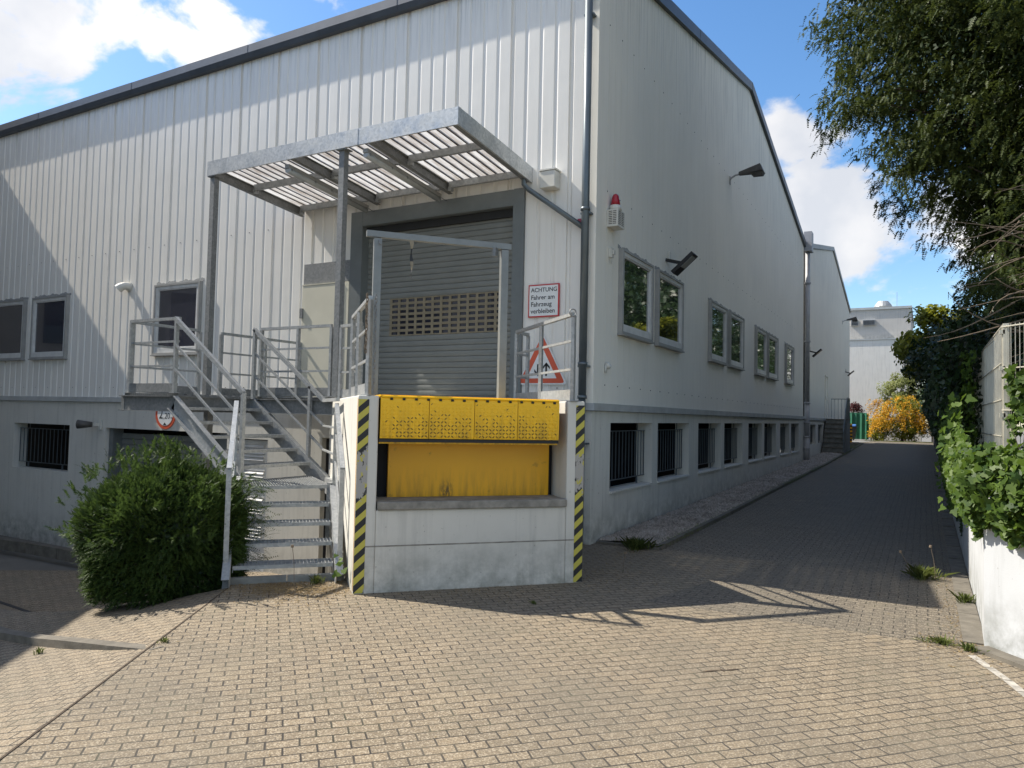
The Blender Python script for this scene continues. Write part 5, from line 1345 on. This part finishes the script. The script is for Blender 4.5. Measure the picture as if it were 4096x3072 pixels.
# long shoots out of the top and sides
n_s = 260; p, d = bush_pts(-2.72, -4.18, 0.40, 0.82, 0.80, 0.74, n_s, 0.1); k_ = p[:, 2] > 0.35; p, d = p[k_], d[k_]
P_ = []; D_ = []
for q, e in zip(p, d):
    e2 = nrmz(e*0.8+rng.normal(0, 0.25, 3)+np.array([0, 0, 0.5])); L_ = rng.uniform(0.06, 0.20)
    for f in np.linspace(0.1, 1, 6): P_.append(q+e2*L_*f); D_.append(nrmz(e2+rng.normal(0, 0.35, 3)))
P_ = np.array(P_); D_ = np.array(D_); o = sprays('shoots', P_, D_, rng.uniform(0.05, 0.09, len(P_)), M['yewb'], yb, nn=8, nl=0.024, nw=0.006, droop=0.1); o.location = yo
w = MB(); rd = random.Random(3)
for i in range(26):
    a = rd.uniform(0, 2*PI); e = rd.uniform(0.3, 1.2); limb(w, (-3.0, -4.15, -0.2), (-3.0+math.cos(a)*0.8*math.cos(e), -4.15+math.sin(a)*0.75*math.cos(e), 0.3+0.75*math.sin(e)), 0.018, 0.004, 5, 0.1, 4, rd)
o = w.build('branches', M['bark'], yb); o.location = yo
p2, d2_ = bush_pts(-2.73, -4.10, 0.34, 0.64, 0.62, 0.56, 12000, 0.1)
o = leaves('inner_foliage', p2, d2_, 0.07, M['hedge'], yb, 'leaf', 0.8); o.location = yo

q_ = rng.uniform((-2.38, -3.9, 0.05), (-2.1, -3.45, 0.95), (420, 3)); o = sprays('side_growth', q_, nrmz(rng.normal(0, 0.35, q_.shape)+np.array([0.8, 0.35, 0.1])), rng.uniform(0.10, 0.26, len(q_)), M['yewb'], yb, nn=10, nl=0.026, nw=0.006); o.location = yo
# --- tall yew overhanging from the right
yt = thing('yew_tree', (6.4, 2.6, 1.1), 'tall dark yew tree overhanging the alley from the right', 'tree')
yto = (-6.4, -2.6, -1.1)
w = MB(); rd = random.Random(5)
trunk = [(6.4, 2.6, 0.9), (6.3, 2.6, 3.0), (6.5, 2.5, 5.5), (6.6, 2.6, 8.5), (6.6, 2.6, 12)]
w.tube(trunk, [0.24, 0.2, 0.17, 0.11, 0.03], 10)
clC = []; clD = []; clR = []
CC = np.array([6.9, 2.8, 8.0]); RR = np.array([4.35, 3.6, 5.1])
def crown_r(d):   # lumpy outline
    return 1+0.10*np.sin(d[:, 0]*9+d[:, 2]*4)+0.08*np.sin(d[:, 1]*11-d[:, 2]*7+1)
nC = 2600
d = nrmz(rng.normal(0, 1, (nC, 3))); f = (1-0.55*rng.random(nC)**1.3)*crown_r(d)
c = CC+d*RR*f[:, None]
low = np.clip((6.0-c[:, 2])/3.4, 0, 1)
c[:, 0] += low*0.55*(c[:, 0] < 6.9)
ok = (c[:, 2] > 2.55+np.clip(3.9-c[:, 0], 0, 2)*1.1) & (c[:, 0] < 10.2) & (rng.random(nC) < np.where((c[:, 0] > 8.2) | (c[:, 1] > 4.6) | (c[:, 2] > 10.5), 0.25, 1.0))
c, d = c[ok], d[ok]
ex_ = rng.uniform((4.3, 0.6, 3.1), (7.6, 4.6, 5.6), (420, 3)); ex_ = ex_[(ex_[:, 2] > 3.0+(5.2-ex_[:, 0])*0.5)]
dx2 = nrmz(rng.normal(0, 1, (3400, 3))); dx2 = dx2[(dx2[:, 0] < 0.15) & (dx2[:, 1] < 0.5) & (np.abs(dx2[:, 2]) < 0.85)]
cx2 = CC+dx2*RR*((0.72+0.28*rng.random(len(dx2)))*crown_r(dx2))[:, None]; cx2[:, 0] += np.clip((6.0-cx2[:, 2])/3.4, 0, 1)*0.55*(cx2[:, 0] < 6.9)
k2_ = cx2[:, 2] > 2.75+np.clip(3.9-cx2[:, 0], 0, 2)*1.1; cx2 = cx2[k2_]; dx2 = dx2[k2_]
c = np.concatenate([c, ex_, cx2]); d = np.concatenate([d, nrmz(ex_-CC+np.array([0, 0, 2.0])), dx2])
for i in range(len(c)):
    if i % 9 == 0:
        zt_ = min(max(c[i][2]-rd.uniform(0.5, 1.6), 1.5), 11); k = np.interp(zt_, [0.9, 3, 5.5, 8.5, 12], range(5)); a = Vector(trunk[int(min(k, 3))]).lerp(Vector(trunk[int(min(k, 3))+1]), k-int(min(k, 3)))
        limb(w, a, c[i], 0.045, 0.008, 5, 0.07, 4, rd)
o = w.build('trunk', M['bark'], yt); o.location = yto
out_d = nrmz(d*np.array([1, 1, 0.35]))
Pn = []; Dn = []
for i in range(len(c)):
    nS_ = 62
    ax = nrmz(out_d[i]+rng.normal(0, 0.35, 3)+np.array([0, 0, -0.25]))
    t = rng.random(nS_); lat = rng.normal(0, 0.11, (nS_, 3))*np.array([1, 1, 0.8])
    pos = c[i]+ax*(t[:, None]*0.55-0.28)+lat*(1.2-t[:, None]*0.7)-np.array([0, 0, 1])*(t[:, None]**2*0.16)
    Pn.append(pos); Dn.append(nrmz(ax*0.6+rng.normal(0, 0.55, (nS_, 3))+np.array([0, 0, -0.45])))
Pn = np.concatenate(Pn); Dn = np.concatenate(Dn)
o = sprays('crown', Pn, Dn, rng.uniform(0.06, 0.15, len(Pn)), M['yew'], yt, nn=6, nl=0.032, nw=0.014, droop=0.3); o.location = yto
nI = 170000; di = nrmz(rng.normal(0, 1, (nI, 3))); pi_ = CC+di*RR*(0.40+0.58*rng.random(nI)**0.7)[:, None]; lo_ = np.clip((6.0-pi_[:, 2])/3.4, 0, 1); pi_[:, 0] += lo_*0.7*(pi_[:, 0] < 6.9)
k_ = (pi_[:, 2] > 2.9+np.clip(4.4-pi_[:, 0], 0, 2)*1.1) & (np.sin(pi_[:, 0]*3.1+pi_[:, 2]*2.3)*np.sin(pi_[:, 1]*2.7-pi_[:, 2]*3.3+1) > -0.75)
o = leaves('shaded_foliage', pi_[k_], di[k_], 0.072, M['yewdark'], yt, 'leaf', 0.9); o.location = yto  # dark leaves added to close sky gaps, coloured as if in shade
# dead twigs inside
w = MB()
for i in range(60):
    a = Vector((rd.uniform(4.6, 5.4), rd.uniform(0.0, 1.8), rd.uniform(2.6, 4.0))); limb(w, a, a+Vector((rd.uniform(-0.9, -0.2), rd.uniform(-0.9, -0.1), rd.uniform(-0.6, 0.4))), 0.010, 0.002, 5, 0.25, 5, rd)
o = w.build('dead_twigs', M['twig'], yt); o.location = yto
c2 = rng.uniform((4.9, 0.8, 2.2), (8.8, 5.5, 4.4), (3200, 3))
c2 = c2[c2[:, 2] > 2.2]
o = sprays('inner_foliage', c2, nrmz(rng.normal(0, 1, c2.shape)+np.array([-0.5, -0.4, -0.4])), rng.uniform(0.15, 0.3, len(c2)), M['yew'], yt, nn=11, nl=0.045, nw=0.012); o.location = yto

# --- ivy on the corner of the wall
iv = thing('ivy', (4.2, -1.5, WT), 'sunlit green ivy hanging over the corner of the retaining wall and fence', 'ivy')
ivo = (-4.2, 1.5, -WT)
C_ = []; N_ = []
n = 5200   # along the alley side
y = rng.uniform(-2.3, 4.5, n); v = rng.random(n)
top = np.interp(y, [-2.3, -1.0, 0.2, 1.5, 4.5], [1.42, 1.45, 1.6, 1.95, 2.3]); bot = np.interp(y, [-2.3, -1.6, 0, 1.5, 4.5], [0.86, 0.86, 0.78, 0.6, 0.4]) + 0.07*np.sin(y*9)
z = bot+(top-bot)*v; bulge = 0.20*np.sin(PI*np.clip(v, 0.05, 1)*0.9)+0.10
keep = (rng.random(n) < 1.0)
C_.append(np.stack([4.17-bulge*rng.uniform(0.5, 1.0, n)*np.interp(y, [-2.3, 0, 4], [0.7, 0.8, 0.8]), y, z], -1)); N_.append(np.tile((-0.8, -0.45, 0.35), (n, 1)))
n = 4600   # front side towards the camera
t = rng.random(n)*3.2; v = rng.random(n)
bx = 4.13+0.643*t; by = -2.28-0.766*t
top = 1.40+0.10*np.sin(t*4+1)+0.06*t; bot = 0.86-0.02*t+0.05*np.sin(t*14)
z = bot+(top-bot)*v; bulge = (0.16*np.sin(PI*np.clip(v, 0.05, 1)*0.9)+0.05)*rng.uniform(0.5, 1.05, n)
C_.append(np.stack([bx-0.766*bulge, by-0.643*bulge, z], -1)); N_.append(np.tile((-0.6, -0.65, 0.4), (n, 1)))
n = 3800   # on top of the wall, behind the front
t = rng.random(n)*3.2; e = rng.random(n)*1.6; hh_ = 1.20+0.2*rng.random(n)+0.10*np.sin(t*3+e*2)+0.1*t
C_.append(np.stack([4.2+0.643*t+0.6*e, -2.2-0.766*t+0.75*e, hh_], -1)); N_.append(np.tile((-0.4, -0.5, 0.8), (n, 1)))
n = 1700   # climbing the fence front panel
t = 0.12+rng.random(n)**1.2*2.6; z = np.where(rng.random(n) < 0.6, rng.normal(1.93, 0.13, n)+0.05*t, 1.3+0.5*rng.random(n))
C_.append(np.stack([4.4+0.62*t-0.06*rng.random(n), -0.38-0.785*t-0.06*rng.random(n), z], -1)); N_.append(np.tile((-0.6, -0.7, 0.2), (n, 1)))
n = 1500   # side panel, left part
y = 1.6+rng.random(n)*3.5; z = 1.2+rng.random(n)*1.35
C_.append(np.stack([4.30-0.15*rng.random(n), y, z], -1)); N_.append(np.tile((-0.9, -0.3, 0.2), (n, 1)))
n = 90    # trailing shoots
y = rng.uniform(-2.3, 3.0, n); C_.append(np.stack([4.10-rng.random(n)*0.25, y, rng.uniform(0.9, 1.9, n)], -1)); N_.append(np.tile((-0.7, -0.4, 0.5), (n, 1)))
C_ = np.concatenate(C_); N_ = np.concatenate(N_)
o = leaves('leaves', C_, N_, 0.072, M['ivy'], iv, 'ivy', 0.42); o.location = ivo
w = MB(); rd = random.Random(8)
for i in range(30):
    t = rd.uniform(0, 2.8); limb(w, (4.4+0.62*t, -0.38-0.785*t, 1.2), (4.4+0.62*t+rd.uniform(-.2, .2), -0.38-0.785*t-0.02, rd.uniform(1.7, 2.3)), 0.006, 0.002, 4, 0.1, 4, rd)
o = w.build('stems', M['twig'], iv); o.location = ivo

# --- dark ivy hedge along the alley
hd = thing('ivy_hedge', (4.4, 20, WT), 'long dark ivy covered hedge on the wall along the right side of the alley', 'hedge')
hdo = (-4.4, -20, -WT)
n = 42000
y = 2.0+(rng.random(n)**1.35)*52; v = rng.random(n)
top = 2.75+0.25*np.sin(y*0.9)+0.1*np.sin(y*3.1); bot = np.where(y < 12, 0.35, 0.75)+0.12*np.sin(y*5)+gz(np.full(n, 2.0), y)*0.6
z = bot+(top-bot)*v
bul = -0.02+np.interp(v, [0, 0.3, 0.75, 1], [0.02, 0.08, 0.34, 0.15])*(1+0.25*np.sin(y*1.7)+0.2*np.sin(y*4.3))
dep = rng.random(n)**2*0.4
sz_ = np.interp(y, [2, 54], [0.085, 0.16])
C_ = np.stack([4.16+0.002*y-bul+dep, y, z], -1)
o = leaves('leaves', C_, np.tile((-0.85, -0.35, 0.35), (n, 1)), sz_, M['hedge'], hd, 'ivy', 0.5); o.location = hdo
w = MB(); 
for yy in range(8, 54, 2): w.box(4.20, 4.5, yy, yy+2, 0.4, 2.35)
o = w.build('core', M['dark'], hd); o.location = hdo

def broad_tree(name, label, cx_, cy_, zb, cc, rr, mat, nleaf, size, cat='tree', trunk_r=0.09, shape='oval', nclump=70, clr=0.42, zmin=None, seed=1, cut=None):
    t = thing(name, (cx_, cy_, zb), label, cat); of = (-cx_, -cy_, -zb)
    rd = random.Random(seed); r2 = np.random.default_rng(seed)
    d = nrmz(r2.normal(0, 1, (nclump, 3))); f = 0.55+0.5*r2.random(nclump)
    cl = np.array(cc)+d*np.array(rr)*f[:, None]
    if zmin is not None: cl[:, 2] = np.maximum(cl[:, 2], zmin)
    w = MB(); limb(w, (cx_, cy_, zb), tuple(cc), trunk_r, trunk_r*0.6, 8, 0.03, 5, rd)
    for q in cl[::2]: limb(w, (cx_+(cc[0]-cx_)*0.6, cy_+(cc[1]-cy_)*0.6, zb+(cc[2]-zb)*rd.uniform(0.4, 1.0)), tuple(q), trunk_r*0.35, 0.006, 5, 0.1, 4, rd)
    o = w.build('trunk', M['bark'], t); o.location = of
    k = r2.integers(0, nclump, nleaf); e = nrmz(r2.normal(0, 1, (nleaf, 3))); rad = clr*(0.35+0.65*r2.random(nleaf)**0.5)*np.array([0.7+0.6*x for x in r2.random(nclump)])[k]
    P = cl[k]+e*rad[:, None]*np.array([1, 1, 0.8])
    if cut is not None: P = P[cut(P)]; e = e[:len(P)]
    Nn = nrmz(P-np.array(cc))+np.array([0, 0, 0.3])
    o = leaves('crown', P, Nn, size, mat, t, shape, 0.55); o.location = of
    return t, cl
broad_tree('dark_shrub_tree', 'dark leafy ivy clad tree bulging over the alley behind the fence', 5.2, 12.5, 0.9, (5.45, 12.5, 3.15), (1.75, 3.6, 1.1), M['hedge'], 26000, 0.13, seed=3, nclump=120, clr=0.55, zmin=2.2)
broad_tree('light_shrub', 'yellow green leafy shrub catching sun above the hedge, left of the dark tree', 4.6, 16.0, 0.9, (3.95, 15.5, 4.05), (1.0, 1.3, 0.95), M['broad'], 6000, 0.15, seed=4, nclump=46, clr=0.36, cat='shrub')
broad_tree('hedge_tree', 'dense dark tree behind the mesh fence below the tall yew', 6.2, 3.5, 0.9, (5.9, 4.2, 2.9), (1.5, 3.2, 1.1), M['hedge'], 26000, 0.09, seed=6, nclump=120, clr=0.5, zmin=1.4)
broad_tree('garden_tree', 'tall garden tree right of the alley, hidden behind the yew', 8.5, 9.5, 0.9, (8.5, 9.5, 6.5), (2.6, 3.0, 3.2), M['hedge'], 24000, 0.15, seed=9, nclump=150, clr=0.6)
broad_tree('golden_shrub', 'bright yellow leaved shrub reflected in the gable windows', 6.6, 7.8, 0.9, (6.4, 8.2, 3.6), (1.0, 1.6, 1.6), M['broad'], 9000, 0.13, seed=10, nclump=70, clr=0.4, cat='shrub')
for i, (x, y, zc, lab) in enumerate(((9.0, 18.0, 7.0, 'tall garden tree beyond the hedge, the first behind the yew'), (8.8, 27.0, 7.6, 'tall garden tree beyond the hedge, middle of the row'), (9.8, 38.0, 8.5, 'tall garden tree beyond the hedge, third of the row'), (10.2, 56.0, 8.5, 'tall garden tree beyond the hedge, fourth of the row'), (10.5, 70.0, 8.5, 'tall garden tree beyond the hedge, farthest of the row'))):
    broad_tree('garden_tree', lab, x, y, 0.9, (x, y, zc), (2.3, 4.2, 4.6), M['hedge'], 15000, 0.26, seed=20+i, nclump=120, clr=0.9)
# --- far bushes
t_, cl = broad_tree('blossom_bush', 'big arching bush covered in orange blossom at the end of the alley', 2.5, 44.5, 0.5, (2.6, 44.5, 1.85), (1.75, 0.9, 1.4), M['broad'], 9000, 0.12, seed=12, nclump=90, clr=0.35, cat='bush', zmin=0.7)
r2 = np.random.default_rng(5)
Pb = []
for i in range(150):
    a = r2.uniform(-1, 1); x0 = 2.6+a*1.7; z0_ = 0.95+2.35*math.sqrt(max(0, 1-a*a*0.8))*r2.uniform(0.35, 1.05); y0_ = 44.0-0.55*r2.random()
    dx = np.sign(a+r2.normal(0, .3))*r2.uniform(0.1, 0.5)
    for f in np.linspace(0, 1, 16): Pb.append((x0+dx*f+r2.normal(0, .03), y0_-0.1*f, z0_-0.75*f*f+r2.normal(0, .03)))
for i in range(28):   # outliers arching to the left
    x0 = r2.uniform(0.7, 1.4); z0_ = r2.uniform(2.0, 3.2)
    for f in np.linspace(0, 1, 10): Pb.append((x0-0.25*f, 44.1, z0_-0.35*f*f))
Pb = np.array(Pb); Pb = np.repeat(Pb, 3, 0)+r2.normal(0, 0.04, (len(Pb)*3, 3)); Pb = Pb[Pb[:, 2] > 0.6]
o = leaves('blossom', Pb, np.tile((0, -0.8, 0.5), (len(Pb), 1)), 0.075, M['bloom'], t_, 'leaf', 0.6); o.location = (-2.5, -44.5, -0.5)
broad_tree('pale_tree', 'pale green airy tree behind the orange bush', 2.6, 46.6, 0.5, (2.5, 46.6, 3.6), (1.35, 1.0, 1.35), M['pale'], 9000, 0.12, seed=14, nclump=80, clr=0.36)
broad_tree('green_bush', 'low green bush between the netting and the orange bush', 1.0, 45.2, 0.5, (1.0, 45.2, 1.3), (0.6, 0.5, 0.75), M['broad'], 3500, 0.10, seed=15, nclump=26, clr=0.3, cat='bush', zmin=0.75)
broad_tree('purple_bush', 'dark purple leaved bush behind the green netting', -0.5, 47.2, 0.5, (-0.55, 47.2, 2.2), (0.6, 0.5, 0.9), M['purple'], 3500, 0.10, seed=16, nclump=30, clr=0.3, cat='bush')
broad_tree('far_hedge_tree', 'dark tree at the far end of the hedge, right of the orange bush', 5.6, 40, 0.5, (5.6, 40, 3.2), (1.6, 5.0, 2.2), M['hedge'], 16000, 0.22, seed=17, nclump=100, clr=0.7, zmin=1.2)
def fx4(n):
    x = rng.uniform(0.4, 4.3, n); y = rng.uniform(43.0, 44.0, n); return np.stack([x, y, np.full(n, 0.51)], -1)
litter('grass_patch', 3000, fx4, 0.12, M['grass'], 'thin grass in front of the orange bush', cat='grass')
# --- little leafy seedling by the dock
w = MB()
tag(leaves('seedling', np.array([(-1.03, -3.52, 0.22), (-1.0, -3.55, 0.27), (-1.08, -3.5, 0.2), (-1.05, -3.56, 0.3), (-0.99, -3.5, 0.16), (-1.06, -3.53, 0.12)]), np.tile((0.2, -0.7, 0.7), (6, 1)), 0.085, M['ivy'], None, 'ivy', 0.3), 'small bright green seedling between the stairs and the dock', 'plant')
